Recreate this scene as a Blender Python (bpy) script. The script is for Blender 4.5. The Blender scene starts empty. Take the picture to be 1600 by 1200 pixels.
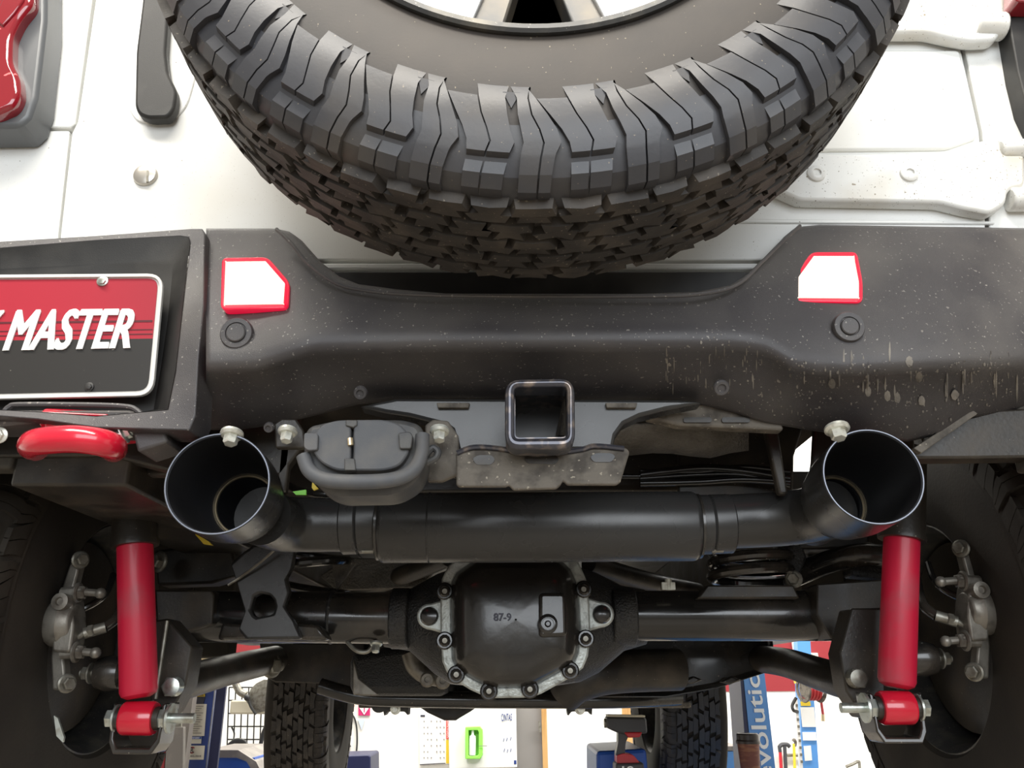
import bpy, bmesh, math, random
from mathutils import Vector, Matrix
random.seed(7)
C = bpy.context.scene.collection
# ---------- camera, world, lights, exposure ----------
CAM_H = 1.55
PITCH = math.radians(20)
F = 1280.0
cd = bpy.data.cameras.new('camera')
cd.sensor_width = 36.0
cd.lens = 36.0 * F / 1600.0
cd.clip_start = 0.02
cam = bpy.data.objects.new('camera', cd); C.objects.link(cam)
cam.location = (0, 0, CAM_H)
cam.rotation_euler = (math.radians(90) + PITCH, 0, 0)
bpy.context.scene.camera = cam
sc = bpy.context.scene
sc.view_settings.view_transform = 'Standard'
sc.view_settings.look = 'None'
sc.view_settings.gamma = 1
sc.view_settings.use_curve_mapping = False
sc.view_settings.exposure = 0.0
w = bpy.data.worlds.new('world'); sc.world = w
w.use_nodes = True
w.node_tree.nodes['Background'].inputs[0].default_value = (1.0, 0.95, 0.87, 1)
w.node_tree.nodes['Background'].inputs[1].default_value = 0.42

def area(name, loc, target, sx, sy, energy, col):
    ld = bpy.data.lights.new(name, 'AREA'); ld.shape = 'RECTANGLE'
    ld.size = sx; ld.size_y = sy; ld.energy = energy; ld.color = col
    o = bpy.data.objects.new(name, ld); C.objects.link(o)
    o.location = loc
    d = Vector(target) - Vector(loc)
    o.rotation_euler = d.to_track_quat('-Z', 'Y').to_euler()
    return o
area('bay_door_daylight', (0.7, -3.6, 2.9), (0.1, 1.0, 1.9), 4.6, 2.4, 190, (0.88, 0.94, 1.0))
area('ceiling_tube_light', (-0.6, -0.9, 4.5), (0.0, 0.9, 1.8), 3.2, 0.6, 170, (1.0, 0.95, 0.86))
area('wall_tube_light', (-1.2, 4.9, 4.4), (-0.6, 6.3, 1.4), 3.5, 0.4, 230, (1.0, 0.97, 0.9))
area('wall_tube_light', (2.2, 4.4, 4.4), (2.0, 6.3, 1.4), 3.0, 0.4, 230, (1.0, 0.98, 0.94))

# ---------- helpers ----------
CP, SP = math.cos(PITCH), math.sin(PITCH)
def P(px, py, Y):
    cx = (px - 800.0) / F; cy = (600.0 - py) / F
    dy = CP - SP * cy; dz = SP + CP * cy
    t = Y / dy
    return Vector((cx * t, Y, CAM_H + dz * t))
def S(py, Y):                       # metres per pixel there
    cy = (600.0 - py) / F
    return (Y / (CP - SP * cy)) / F

def lerp(a, b, t): return a + (b - a) * t
def tab(pairs, x):                  # piecewise smooth table lookup
    if x <= pairs[0][0]: return pairs[0][1]
    for (a, va), (b, vb) in zip(pairs, pairs[1:]):
        if x <= b:
            t = (x - a) / (b - a)
            return va + (vb - va) * t
    return pairs[-1][1]

class MB:
    def __init__(s): s.v = []; s.f = []
    def add(s, vs, fs):
        n = len(s.v); s.v += [Vector(v) for v in vs]
        s.f += [tuple(i + n for i in f) for f in fs]; return s
    def prism(s, pts, ext):
        pts = [Vector(p) for p in pts]; ext = Vector(ext); n = len(pts)
        vs = pts + [p + ext for p in pts]
        fs = [tuple(range(n)), tuple(range(2 * n - 1, n - 1, -1))]
        fs += [(i, i + n, (i + 1) % n + n, (i + 1) % n) for i in range(n)]
        return s.add(vs, fs)
    def pp(s, pxs, Y, th):           # pixel polygon at distance Y, thickness th away from camera
        return s.prism([P(x, y, Y) for x, y in pxs], (0, th, 0))
    def ring(s, outer, inner, ext):
        n = len(outer); ext = Vector(ext)
        o = [Vector(p) for p in outer]; i_ = [Vector(p) for p in inner]
        vs = o + i_ + [p + ext for p in o] + [p + ext for p in i_]
        fs = []
        for i in range(n):
            j = (i + 1) % n
            fs += [(i, j, n + j, n + i), (2*n+i, 3*n+i, 3*n+j, 2*n+j), (i, 2*n+i, 2*n+j, j), (n+i, n+j, 3*n+j, 3*n+i)]
        return s.add(vs, fs)
    def grid(s, rows, closed=False, caps=False):
        n = len(rows[0]); vs = [v for r in rows for v in r]; fs = []
        for a in range(len(rows) - 1):
            for b in range(n if closed else n - 1):
                c = (b + 1) % n
                fs.append((a*n+b, a*n+c, (a+1)*n+c, (a+1)*n+b))
        if caps:
            fs.append(tuple(range(n - 1, -1, -1))); m = (len(rows) - 1) * n
            fs.append(tuple(range(m, m + n)))
        return s.add(vs, fs)
    def tube(s, pts, r, seg=14, caps=True, flat=1.0, up=None):
        pts = [Vector(p) for p in pts]; n = len(pts); rows = []
        rr = r if isinstance(r, (list, tuple)) else [r] * n
        t0 = (pts[1] - pts[0]).normalized()
        nrm = Vector(up) if up else (Vector((0, 0, 1)) if abs(t0.z) < .9 else Vector((1, 0, 0)))
        nrm = (nrm - t0 * nrm.dot(t0)).normalized()
        for i in range(n):
            t = (pts[min(i+1, n-1)] - pts[max(i-1, 0)]).normalized()
            nrm = (nrm - t * nrm.dot(t)).normalized(); b = t.cross(nrm)
            rows.append([pts[i] + (nrm * math.cos(a) + b * math.sin(a) * flat) * rr[i] for a in [2*math.pi*k/seg for k in range(seg)]])
        return s.grid(rows, True, caps)
    def lathe(s, o, axis, prof, seg=24, caps=True, a0=0.0):     # prof [(r,h)]
        o = Vector(o); ax = Vector(axis).normalized()
        e1 = ax.cross(Vector((0, 0, 1)) if abs(ax.z) < .9 else Vector((1, 0, 0))).normalized(); e2 = ax.cross(e1)
        rows = [[o + ax * h + (e1 * math.cos(a) + e2 * math.sin(a)) * max(r, 1e-5) for a in [a0 + 2*math.pi*k/seg for k in range(seg)]] for r, h in prof]
        return s.grid(rows, True, caps)
    def box(s, c, d, rot=None):
        c = Vector(c); vs = []
        for x in (-1, 1):
            for y in (-1, 1):
                for z in (-1, 1):
                    v = Vector((x*d[0]/2, y*d[1]/2, z*d[2]/2))
                    if rot: v = rot @ v
                    vs.append(c + v)
        return s.add(vs, [(0,1,3,2),(4,6,7,5),(0,4,5,1),(2,3,7,6),(0,2,6,4),(1,5,7,3)])
    def bolt(s, c, axis, r, h, flange=True):
        ax = Vector(axis).normalized(); c = Vector(c)
        if flange: s.lathe(c, ax, [(r*1.5, 0), (r*1.5, h*.18), (r*1.25, h*.32)], 18)
        s.lathe(c + ax * h * .2, ax, [(r, 0), (r, h*.7), (r*.8, h*.82), (r*.4, h*.82)], 6)
        return s
    def sph(s, c, r, seg=12):
        prof = [(r*math.sin(math.pi*k/6), -r*math.cos(math.pi*k/6)) for k in range(7)]
        return s.lathe(c, (0, 0, 1), prof, seg)

def spline(pts, n=8):               # catmull-rom through points
    pts = [Vector(p) for p in pts]; q = [pts[0]] + pts + [pts[-1]]; out = []
    for i in range(1, len(q) - 2):
        for k in range(n):
            t = k / n
            out.append(0.5 * ((2*q[i]) + (q[i+1]-q[i-1])*t + (2*q[i-1]-5*q[i]+4*q[i+1]-q[i+2])*t*t + (3*q[i]-q[i-1]-3*q[i+1]+q[i+2])*t**3))
    out.append(q[-2]); return out
def rpoly(pts, r, n=4):             # round the corners of a 2-D polygon
    out = []; m = len(pts)
    for i in range(m):
        p = Vector(pts[i]).to_2d(); a = Vector(pts[i-1]).to_2d() - p; b = Vector(pts[(i+1) % m]).to_2d() - p
        ra = min(r, a.length*.45, b.length*.45); p0 = p + a.normalized()*ra; p1 = p + b.normalized()*ra
        for k in range(n + 1):
            t = k / n
            q = p0*(1-t)**2 + p*2*t*(1-t) + p1*t*t
            out.append((q.x, q.y))
    return out
def shrink(pts, d):                 # inset a 2-D polygon towards its inside
    cx = sum(p[0] for p in pts)/len(pts); cy = sum(p[1] for p in pts)/len(pts); out = []
    m = len(pts)
    area2 = sum(pts[i][0]*pts[(i+1)%m][1]-pts[(i+1)%m][0]*pts[i][1] for i in range(m))
    sg = 1 if area2 > 0 else -1
    for i in range(m):
        a = Vector(pts[i-1]).to_2d(); p = Vector(pts[i]).to_2d(); b = Vector(pts[(i+1)%m]).to_2d()
        e1 = (p-a); e2 = (b-p)
        if e1.length < 1e-6: e1 = e2
        if e2.length < 1e-6: e2 = e1
        e1.normalize(); e2.normalize()
        n1 = Vector((-e1.y, e1.x))*sg; n2 = Vector((-e2.y, e2.x))*sg
        n = (n1+n2); n = n.normalized() if n.length > 1e-6 else n1
        k = 1/max(.5, n.dot(n1))
        q = p + n*d*k; out.append((q.x, q.y))
    return out

WL = {}
def tag(o, label=None, cat=None, group=None, kind=None):
    if label: o['label'] = label
    if cat: o['category'] = cat
    if group: o['group'] = group
    if kind: o['kind'] = kind
    return o
def empty(name, loc, label, cat, group=None):
    o = bpy.data.objects.new(name, None); C.objects.link(o); o.location = loc
    o.empty_display_size = .1
    WL[o.name] = Vector(loc); return tag(o, label, cat, group)
def build(name, mb, m, parent=None, label=None, cat=None, group=None, kind=None, smooth=35, bevel=0, subd=0):
    lo = Vector((min(v.x for v in mb.v), min(v.y for v in mb.v), min(v.z for v in mb.v)))
    hi = Vector((max(v.x for v in mb.v), max(v.y for v in mb.v), max(v.z for v in mb.v)))
    c = (lo + hi) / 2
    if not parent and kind != 'structure': c.z = lo.z
    me = bpy.data.meshes.new(name)
    me.from_pydata([v - c for v in mb.v], [], mb.f)
    b = bmesh.new(); b.from_mesh(me)
    if not getattr(mb, 'nonorm', False): bmesh.ops.recalc_face_normals(b, faces=b.faces)
    b.to_mesh(me); b.free()
    me.materials.append(m)
    if smooth:
        me.shade_smooth(); me.set_sharp_from_angle(angle=math.radians(smooth))
    o = bpy.data.objects.new(name, me); C.objects.link(o)
    if parent:
        o.parent = parent; o.location = c - WL[parent.name]
    else: o.location = c
    WL[o.name] = c
    if bevel:
        bv = o.modifiers.new('bevel', 'BEVEL'); bv.width = bevel; bv.segments = 2; bv.limit_method = 'ANGLE'; bv.angle_limit = math.radians(40)
        bv.harden_normals = False
    if subd:
        sd = o.modifiers.new('subd', 'SUBSURF'); sd.levels = subd; sd.render_levels = subd
    return tag(o, label, cat, group, kind)

# ---------- materials ----------
def mat(name, col, rough=.5, metal=0.0, var=None, spots=None, spots2=None, bump=None, coat=0, rvar=0, stretch=(1,1,1), emit=None, spec=None, alpha=None, ior=None, trans=0):
    m = bpy.data.materials.new(name); m.use_nodes = True
    nt = m.node_tree; B = nt.nodes['Principled BSDF']; L = nt.links
    def col4(c): return (c[0], c[1], c[2], 1)
    B.inputs['Base Color'].default_value = col4(col)
    B.inputs['Roughness'].default_value = rough
    B.inputs['Metallic'].default_value = metal
    if coat: B.inputs['Coat Weight'].default_value = coat; B.inputs['Coat Roughness'].default_value = .08
    if spec is not None: B.inputs['Specular IOR Level'].default_value = spec
    if trans: B.inputs['Transmission Weight'].default_value = trans
    tc = nt.nodes.new('ShaderNodeTexCoord'); mp = nt.nodes.new('ShaderNodeMapping')
    mp.inputs['Scale'].default_value = stretch
    L.new(tc.outputs['Object'], mp.inputs['Vector'])
    def noise(scale, detail=4):
        n = nt.nodes.new('ShaderNodeTexNoise'); n.inputs['Scale'].default_value = scale; n.inputs['Detail'].default_value = detail
        L.new(mp.outputs[0], n.inputs['Vector']); return n.outputs['Fac']
    def ramp(src, lo, hi):
        r = nt.nodes.new('ShaderNodeMapRange'); r.inputs['From Min'].default_value = lo; r.inputs['From Max'].default_value = hi
        r.clamp = True
        L.new(src, r.inputs['Value']); return r.outputs['Result']
    cur = None
    def mixin(fac, c2):
        nonlocal cur
        mx = nt.nodes.new('ShaderNodeMix'); mx.data_type = 'RGBA'
        L.new(fac, mx.inputs['Factor'])
        if cur is None: mx.inputs['A'].default_value = col4(col)
        else: L.new(cur, mx.inputs['A'])
        mx.inputs['B'].default_value = col4(c2); cur = mx.outputs['Result']
    if var:
        for (c2, s, lo, hi) in (var if isinstance(var, list) else [var]): mixin(ramp(noise(s), lo, hi), c2)
    for sp in (spots, spots2):
        if sp: mixin(ramp(noise(sp[1], 1), sp[2], sp[2] + .02), sp[0])
    if cur is not None: L.new(cur, B.inputs['Base Color'])
    if rvar:
        r = nt.nodes.new('ShaderNodeMapRange'); r.inputs['From Min'].default_value = .3; r.inputs['From Max'].default_value = .7
        r.inputs['To Min'].default_value = max(.02, rough - rvar); r.inputs['To Max'].default_value = min(1, rough + rvar)
        L.new(noise(14), r.inputs['Value']); L.new(r.outputs['Result'], B.inputs['Roughness'])
    if bump:
        bp = nt.nodes.new('ShaderNodeBump'); bp.inputs['Strength'].default_value = bump[1]
        bp.inputs['Distance'].default_value = bump[2] if len(bump) > 2 else .002
        L.new(noise(bump[0], 3), bp.inputs['Height']); L.new(bp.outputs['Normal'], B.inputs['Normal'])
    if emit:
        B.inputs['Emission Color'].default_value = col4(emit[0]); B.inputs['Emission Strength'].default_value = emit[1]
    return m

M = {}
M['paint'] = mat('white_paint', (.86,.86,.83), .3, coat=.4, var=((.74,.71,.63), 4, .52, .85), spots=((.25,.22,.17), 200, .785), spots2=((.45,.4,.32), 700, .76))
M['paintdirt'] = mat('dirty_white_paint', (.84,.84,.81), .35, coat=.3, var=((.66,.61,.52), 9, .5, .75), spots=((.2,.17,.12), 420, .72), spots2=((.35,.3,.22), 160, .77))
M['black'] = mat('black_plastic', (.018,.017,.016), .55, var=((.045,.042,.038), 12, .45, .7), bump=(900,.25,.0006))
M['bumper'] = mat('textured_bumper', (.060,.055,.057), .40, var=[((.13,.118,.108), 7, .45, .78)], spots=((.28,.26,.235), 300, .715), spots2=((.22,.2,.18), 110, .77), bump=(1300,.5,.0007), rvar=.06)
M['bumperdirt'] = mat('dried_mud_film', (.26,.235,.20), .8, var=((.15,.135,.12), 30, .4, .6), bump=(500,.5,.001))
M['rubber'] = mat('tire_rubber', (.050,.050,.056), .40, var=[((.085,.075,.066), 9, .45, .75)], spots=((.22,.18,.13), 330, .755), bump=(260,.12,.0008))
M['rubberwall'] = mat('dusty_sidewall', (.036,.030,.026), .6, var=[((.070,.056,.044), 6, .42, .72)], spots=((.24,.2,.14), 300, .76), bump=(300,.15,.0008))
M['rubberdirt'] = mat('dirty_tread_rubber', (.035,.03,.026), .62, var=[((.075,.062,.05), 22, .45, .7)], spots=((.2,.17,.13), 300, .72), bump=(260,.3,.001))
M['fronttread'] = mat('worn_black_tread', (.036,.036,.040), .55, bump=(200,.3,.001))
M['rubberdark'] = mat('dark_tire_rubber', (.026,.022,.018), .75, var=((.042,.035,.027), 9, .45, .75), spec=.25, bump=(200,.3,.001))
M['under'] = mat('dusty_black_steel', (.024,.020,.016), .42, var=((.075,.06,.044), 14, .48, .75), spots=((.22,.19,.15), 260, .76), bump=(220,.3,.001), rvar=.1)
M['gloss'] = mat('gloss_black_paint', (.014,.013,.012), .2, var=((.06,.048,.036), 8, .5, .8), spots=((.2,.17,.13), 180, .78), coat=.4, rvar=.1)
M['cast'] = mat('rough_black_casting', (.02,.02,.02), .35, var=((.05,.045,.038), 12, .5, .8), bump=(330,1.0,.003))
M['castgrey'] = mat('grey_cast_flange', (.46,.48,.45), .36, .35, var=((.20,.20,.18), 60, .5, .72), bump=(300,.7,.0015))
M['cover'] = mat('black_cover_paint', (.02,.018,.016), .25, var=((.035,.03,.024), 10, .5, .7), coat=.3, bump=(60,.25,.0015))
M['muffler'] = mat('satin_black_coating', (.045,.044,.043), .27, .35, bump=(1400,.25,.0004), rvar=.04)
M['tipin'] = mat('sooty_inner_pipe', (.014,.014,.016), .42)
M['tiprim'] = mat('bare_steel_rim', (.17,.18,.21), .4, .8)
M['weld'] = mat('gold_tinted_steel', (.75,.6,.38), .3, .9)
M['heat'] = mat('grey_heat_shield', (.17,.155,.135), .7, .3, bump=(260,1.0,.004), var=((.08,.07,.055), 20, .4, .7))
M['red'] = mat('red_paint', (.62,.012,.035), .22, coat=.6)
M['redshock'] = mat('dusty_red_shock_paint', (.52,.010,.040), .42, var=((.36,.05,.07), 14, .52, .75), coat=.1)
M['boltm'] = mat('zinc_plated_steel', (.62,.66,.62), .32, .85, var=((.35,.33,.27), 60, .5, .7))
M['boltd'] = mat('dull_steel', (.30,.29,.25), .45, .7, var=((.15,.13,.1), 60, .4, .7))
M['boltw'] = mat('pale_zinc_bolt', (.78,.78,.70), .4, .5, var=((.5,.48,.4), 90, .5, .7))
M['caliper'] = mat('dirty_cast_caliper', (.26,.24,.205), .45, .55, var=((.12,.1,.08), 40, .45, .7), bump=(200,.3,.001))
M['platedirt'] = mat('dirty_steel_plate', (.16,.14,.115), .75, .2, var=((.07,.06,.05), 40, .45, .65), spots=((.34,.3,.24), 220, .7), bump=(300,.5,.0015))
M['receiver'] = mat('worn_receiver_steel', (.07,.07,.085), .3, .6, var=((.30,.24,.20), 60, .5, .68), coat=.3)
M['connector'] = mat('dusty_grey_plastic', (.085,.088,.095), .6, var=((.12,.115,.11), 30, .45, .7), bump=(900,.2,.0005))
M['connectord'] = mat('dusty_black_plastic', (.05,.05,.052), .5, var=((.10,.095,.085), 26, .45, .7), bump=(700,.3,.0007))
M['rimsilver'] = mat('machined_alloy', (.72,.73,.73), .38, .7, spots=((.45,.43,.4), 500, .7))
M['rimdark'] = mat('grey_painted_alloy', (.085,.085,.085), .42, .4, var=((.17,.145,.11), 14, .45, .7))
M['well'] = mat('dusty_wheel_well', (.042,.036,.028), .75, var=((.07,.06,.045), 8, .4, .7))
M['lipdark'] = mat('dull_rim_lip', (.075,.075,.075), .42, .5, var=((.15,.14,.12), 30, .45, .7), spots=((.4,.38,.34), 400, .74))
M['badge'] = mat('brushed_steel_cap', (.50,.47,.42), .3, .7)
M['lens'] = mat('red_tail_lens', (.25,.008,.016), .1, coat=1.0, spots=((.9,.2,.2), 90, .75))
M['lampgrey'] = mat('grey_lamp_housing', (.11,.115,.12), .35)
M['reflred'] = mat('red_rim_painted_glow', (.75,.01,.03), .25, coat=.8, emit=((1,.0,.06), .55))  # red glow around the reflector is put into the rim as emission
M['reflector'] = mat('prism_reflector_painted_shine', (.45,.3,.26), .3, emit=((1,.87,.74), 1.1), bump=(700,1,.003))  # reflector is no lamp: its bright shine is painted as emission
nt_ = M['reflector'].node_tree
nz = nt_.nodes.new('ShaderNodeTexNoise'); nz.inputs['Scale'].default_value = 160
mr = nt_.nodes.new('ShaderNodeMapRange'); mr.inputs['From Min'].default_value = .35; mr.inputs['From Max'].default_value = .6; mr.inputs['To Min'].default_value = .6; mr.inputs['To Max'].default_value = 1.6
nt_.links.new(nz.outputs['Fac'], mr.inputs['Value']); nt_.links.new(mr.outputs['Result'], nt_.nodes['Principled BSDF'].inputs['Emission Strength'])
M['platewhite'] = mat('white_plate_edge', (.72,.70,.66), .35)
M['platered'] = mat('red_plate_print', (.38,.018,.035), .35)
M['platestripe'] = mat('dark_red_print', (.10,.012,.018), .4)
M['plateblack'] = mat('black_plate_print', (.022,.02,.018), .38, spots=((.2,.18,.15), 200, .75))
M['white'] = mat('white_print', (.9,.9,.88), .4)
M['ink'] = mat('dark_print', (.03,.03,.05), .5)
M['green'] = mat('green_plastic', (.28,.78,.10), .4)
M['yellow'] = mat('yellow_plastic', (.75,.55,.04), .4)
M['wall'] = mat('white_painted_wall', (.86,.85,.81), .7, var=((.83,.81,.76), 1.5, .4, .7))
M['wallgrey'] = mat('grey_wall', (.22,.21,.20), .7)
M['walldark'] = mat('dark_grey_wall', (.045,.05,.055), .7)
M['wallred'] = mat('red_wall_stripe', (.26,.018,.024), .6)
M['floor'] = mat('sealed_concrete', (.34,.30,.25), .5, var=((.25,.22,.18), 2, .4, .7), rvar=.1)
M['blue'] = mat('light_blue_paint', (.10,.30,.68), .35)
M['navy'] = mat('navy_blue_paint', (.02,.045,.20), .35)
M['deepblue'] = mat('deep_blue_plastic', (.008,.012,.06), .45)
M['midblue'] = mat('bright_blue_plastic', (.02,.09,.42), .4)
M['wood'] = mat('varnished_wood', (.55,.33,.13), .4, stretch=(1,1,.1), var=((.42,.23,.08), 30, .4, .6))
M['door'] = mat('white_door_paint', (.85,.85,.82), .5)
M['wire'] = mat('black_wire', (.02,.02,.02), .5)
M['cream'] = mat('cream_plastic', (.62,.57,.44), .5)
M['cardgrey'] = mat('grey_steel_panel', (.20,.18,.165), .45, var=((.3,.27,.24), 12, .5, .7))
M['paper'] = mat('paper_print', (.66,.63,.55), .7)
M['magenta'] = mat('magenta_print', (.55,.02,.14), .5)
M['pale'] = mat('pale_blue_print', (.55,.62,.72), .5)
M['redprint'] = mat('red_sign_print', (.80,.12,.10), .5)
M['hose'] = mat('red_hose', (.42,.03,.035), .45)
M['cup'] = mat('brown_paper_cup', (.16,.045,.03), .5, stretch=(1,1,5), var=((.30,.13,.06), 20, .5, .7))
M['cuplid'] = mat('dark_cup_lid', (.03,.022,.02), .3)
M['tool'] = mat('black_tool_housing', (.05,.05,.055), .4)
M['grille'] = mat('red_tool_housing', (.5,.02,.03), .35)
M['orange'] = mat('orange_plastic', (.85,.2,.03), .4)
M['clear'] = mat('clear_face_shield', (.95,.97,1.0), .08, trans=.9)
M['bottle'] = mat('pale_bottle_plastic', (.80,.85,.80), .3)
# ---------- writing ----------
def glyph_mesh(body, bold=0.0):
    cu = bpy.data.curves.new('txt', 'FONT'); cu.body = body; cu.offset = bold; cu.extrude = 0.02; cu.resolution_u = 3
    o = bpy.data.objects.new('txt', cu); C.objects.link(o)
    dg = bpy.context.evaluated_depsgraph_get()
    me = bpy.data.meshes.new_from_object(o.evaluated_get(dg))
    vs = [v.co.copy() for v in me.vertices]; fs = [tuple(p.vertices) for p in me.polygons]
    bpy.data.objects.remove(o); bpy.data.meshes.remove(me); bpy.data.curves.remove(cu)
    return vs, fs
def text(name, body, quad, Y, m, parent, th=.0012, bold=0.0, fat=0.0):   # quad px: tl, tr, br, bl
    vs, fs = glyph_mesh(body, bold)
    if fat:
        v0 = list(vs); f0 = list(fs); n0 = len(v0); vs = []; fs = []
        for k in range(5):
            vs += [Vector((v.x + fat*(k-2)/2, v.y + fat*.3*((k % 2)*2-1), v.z + .0008*k)) for v in v0]; fs += [tuple(i+k*n0 for i in f) for f in f0]
    x0 = min(v.x for v in vs); x1 = max(v.x for v in vs); y0 = min(v.y for v in vs); y1 = max(v.y for v in vs)
    q = [P(a, b, Y) for a, b in quad]; mb = MB(); out = []
    for v in vs:
        u = (v.x - x0) / (x1 - x0); t = (y1 - v.y) / (y1 - y0)
        p = (q[0]*(1-u) + q[1]*u)*(1-t) + (q[3]*(1-u) + q[2]*u)*t
        out.append(p + Vector((0, -th - (v.z-.02)*.1 if v.z > 0 else 0, 0)))
    mb.add(out, fs)
    return build(name, mb, m, parent, smooth=0)

# ---------- tyres ----------
def tire_mesh(c, axis, R, W, rimR, periods=26, rows=5, ncol=60, side_depth=.075, seg=104, lug=.007, both=False, seed=1, phase=0.0):
    """axis: towards the face that is seen. returns (carcass, blocks)"""
    c = Vector(c); ax = Vector(axis).normalized(); rnd = random.Random(seed)
    e1 = Vector((0, 0, -1)) if abs(ax.z) < .9 else Vector((1, 0, 0))
    e1 = (e1 - ax*e1.dot(ax)).normalized(); e2 = ax.cross(e1)     # phi=0 points down
    def pt(r, h, a): return c + ax*h + (e1*math.cos(a) + e2*math.sin(a))*r
    T = R - rimR
    half = [(rimR-.004, .44*W), (rimR+.006, .49*W), (rimR+.03*T/.17, .515*W), (rimR+.35*T, .53*W), (rimR+.55*T, .535*W), (rimR+.75*T, .51*W), (R-.022, .475*W), (R-.010, .44*W), (R-.004, .38*W), (R-.001, .25*W), (R, .1*W)]
    prof = half + [(r, -h) for r, h in reversed(half)]
    car = MB(); car.lathe(c, ax, [(r, h) for r, h in prof] + [prof[0]], seg, caps=False)
    # arc-length profile of the seen side for the shoulder lugs
    sp = [(R-side_depth, None)] ; i0 = None
    pl = [(rimR+.35*T, .53*W), (rimR+.55*T, .535*W), (rimR+.75*T, .51*W), (R-.022, .475*W), (R-.010, .44*W), (R-.004, .38*W), (R-.002, .28*W)]
    d = [0]
    for a, b in zip(pl, pl[1:]): d.append(d[-1] + math.hypot(b[0]-a[0], b[1]-a[1]))
    def at(u):                                    # u metres measured back from the tread corner (negative = sidewall)
        # corner at index 4
        s = d[4] + u; s = max(0, min(d[-1], s))
        for k in range(len(d)-1):
            if s <= d[k+1] + 1e-9:
                t = (s-d[k])/(d[k+1]-d[k]); r = lerp(pl[k][0], pl[k+1][0], t); h = lerp(pl[k][1], pl[k+1][1], t)
                tr = (pl[k+1][0]-pl[k][0]); th = pl[k+1][1]-pl[k][1]; l = math.hypot(tr, th)
                return r, h, -th/l, tr/l           # normal (outward)
    bl = MB(); tr_ = MB()
    def strip(us, tl, tr, hs, sgn=1):
        rt = []
        for k, u in enumerate(us):
            r, h, nr, nh = at(u); H = hs[k]
            a, b = tl[k], tr[k]; mid = (a+b)/2
            rt.append([pt(r-nr*.004, sgn*(h-nh*.004), a), pt(r+nr*H, sgn*(h+nh*H), a), pt(r+nr*H, sgn*(h+nh*H), mid), pt(r+nr*H, sgn*(h+nh*H), b), pt(r-nr*.004, sgn*(h-nh*.004), b)])
        bl.grid(rt, False); n = len(rt)
        m = len(bl.v) - 5*n
        bl.f.append((m, m+1, m+2, m+3, m+4)); e = m + 5*(n-1); bl.f.append((e+4, e+3, e+2, e+1, e))
    for sgn in ((1, -1) if both else (1,)):
        bl.lathe(c, ax, [(r_+.0012, sgn*(h_+.0012)) for r_, h_ in [(rimR+.68*T, .521*W)] + pl[2:]] , seg, caps=False)
    dl = 2*math.pi/periods
    sd = side_depth
    us = [-sd, -sd*.82, -sd*.62, -sd*.45, -sd*.33, -.019, -.015, -.002, .010, .026]
    g1c = [-.36, -.25, -.12, -.02, .03, .01, .0, -.02, -.03, -.03]; g1w = [.0, .012, .03, .05, .08, .15, .16, .18, .19, .19]
    g2c = [.44, .47, .50, .54, .58, .55, .54, .52, .51, .51];        g2w = [.02, .13, .11, .11, .09, .11, .12, .14, .15, .15]
    s1c = [.05, .10, .17, .25, .30, .27, .26, .24, .23, .23]; s2c = [.68, .66, .70, .78, .82, .80, .79, .77, .76, .76]
    for sgn in ((1, -1) if both else (1,)):
        for k in range(periods):
            b0 = k*dl*1.0 + phase
            f = lambda c_, w_, s_: [b0 + dl*(c_[i] + s_*w_[i]/2) for i in range(len(us))]
            g = lambda c_, s_: [b0 + dl*(x + s_*.009) for x in c_]
            hA = [lug*.0, lug*.45] + [lug*.9] + [lug]*6 + [lug*.2]; hB = [0, lug*.4, lug*.8, lug*.9, lug*.95, lug*1.0, lug*.1, lug*.6, lug*.6, lug*.1]
            strip(us[1:], f(g1c, g1w, 1)[1:], g(s1c, -1)[1:], hB[1:], sgn)
            strip(us, g(s1c, 1), f(g2c, g2w, -1), hB, sgn)
            strip(us, f(g2c, g2w, 1), g(s2c, -1), hA, sgn)
            nx = [x + 1.0 for x in g1c]
            strip(us, g(s2c, 1), f(nx, g1w, -1), hA, sgn)
    for k in range(periods):
        a = k*dl + phase + dl*.47
        tri = [(R-sd-.004, a-dl*.10), (R-sd-.004, a+dl*.10), (R-sd+.012, a+dl*.01)]; tv = []
        for r_, th_ in tri:
            r0, h0, nr, nh = at(r_-R+.012)
            tv.append((r0, h0, nr, nh, th_))
        bl.add([pt(r0+nr*.002, h0+nh*.002, th_) for r0,h0,nr,nh,th_ in tv] + [pt(r0-nr*.003, h0-nh*.003, th_) for r0,h0,nr,nh,th_ in tv], [(0,1,2),(0,3,4,1),(1,4,5,2),(2,5,3,0)])
    # tread blocks
    da = 2*math.pi/ncol; tw = .68*W/rows; dep = .011*R/.4
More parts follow.
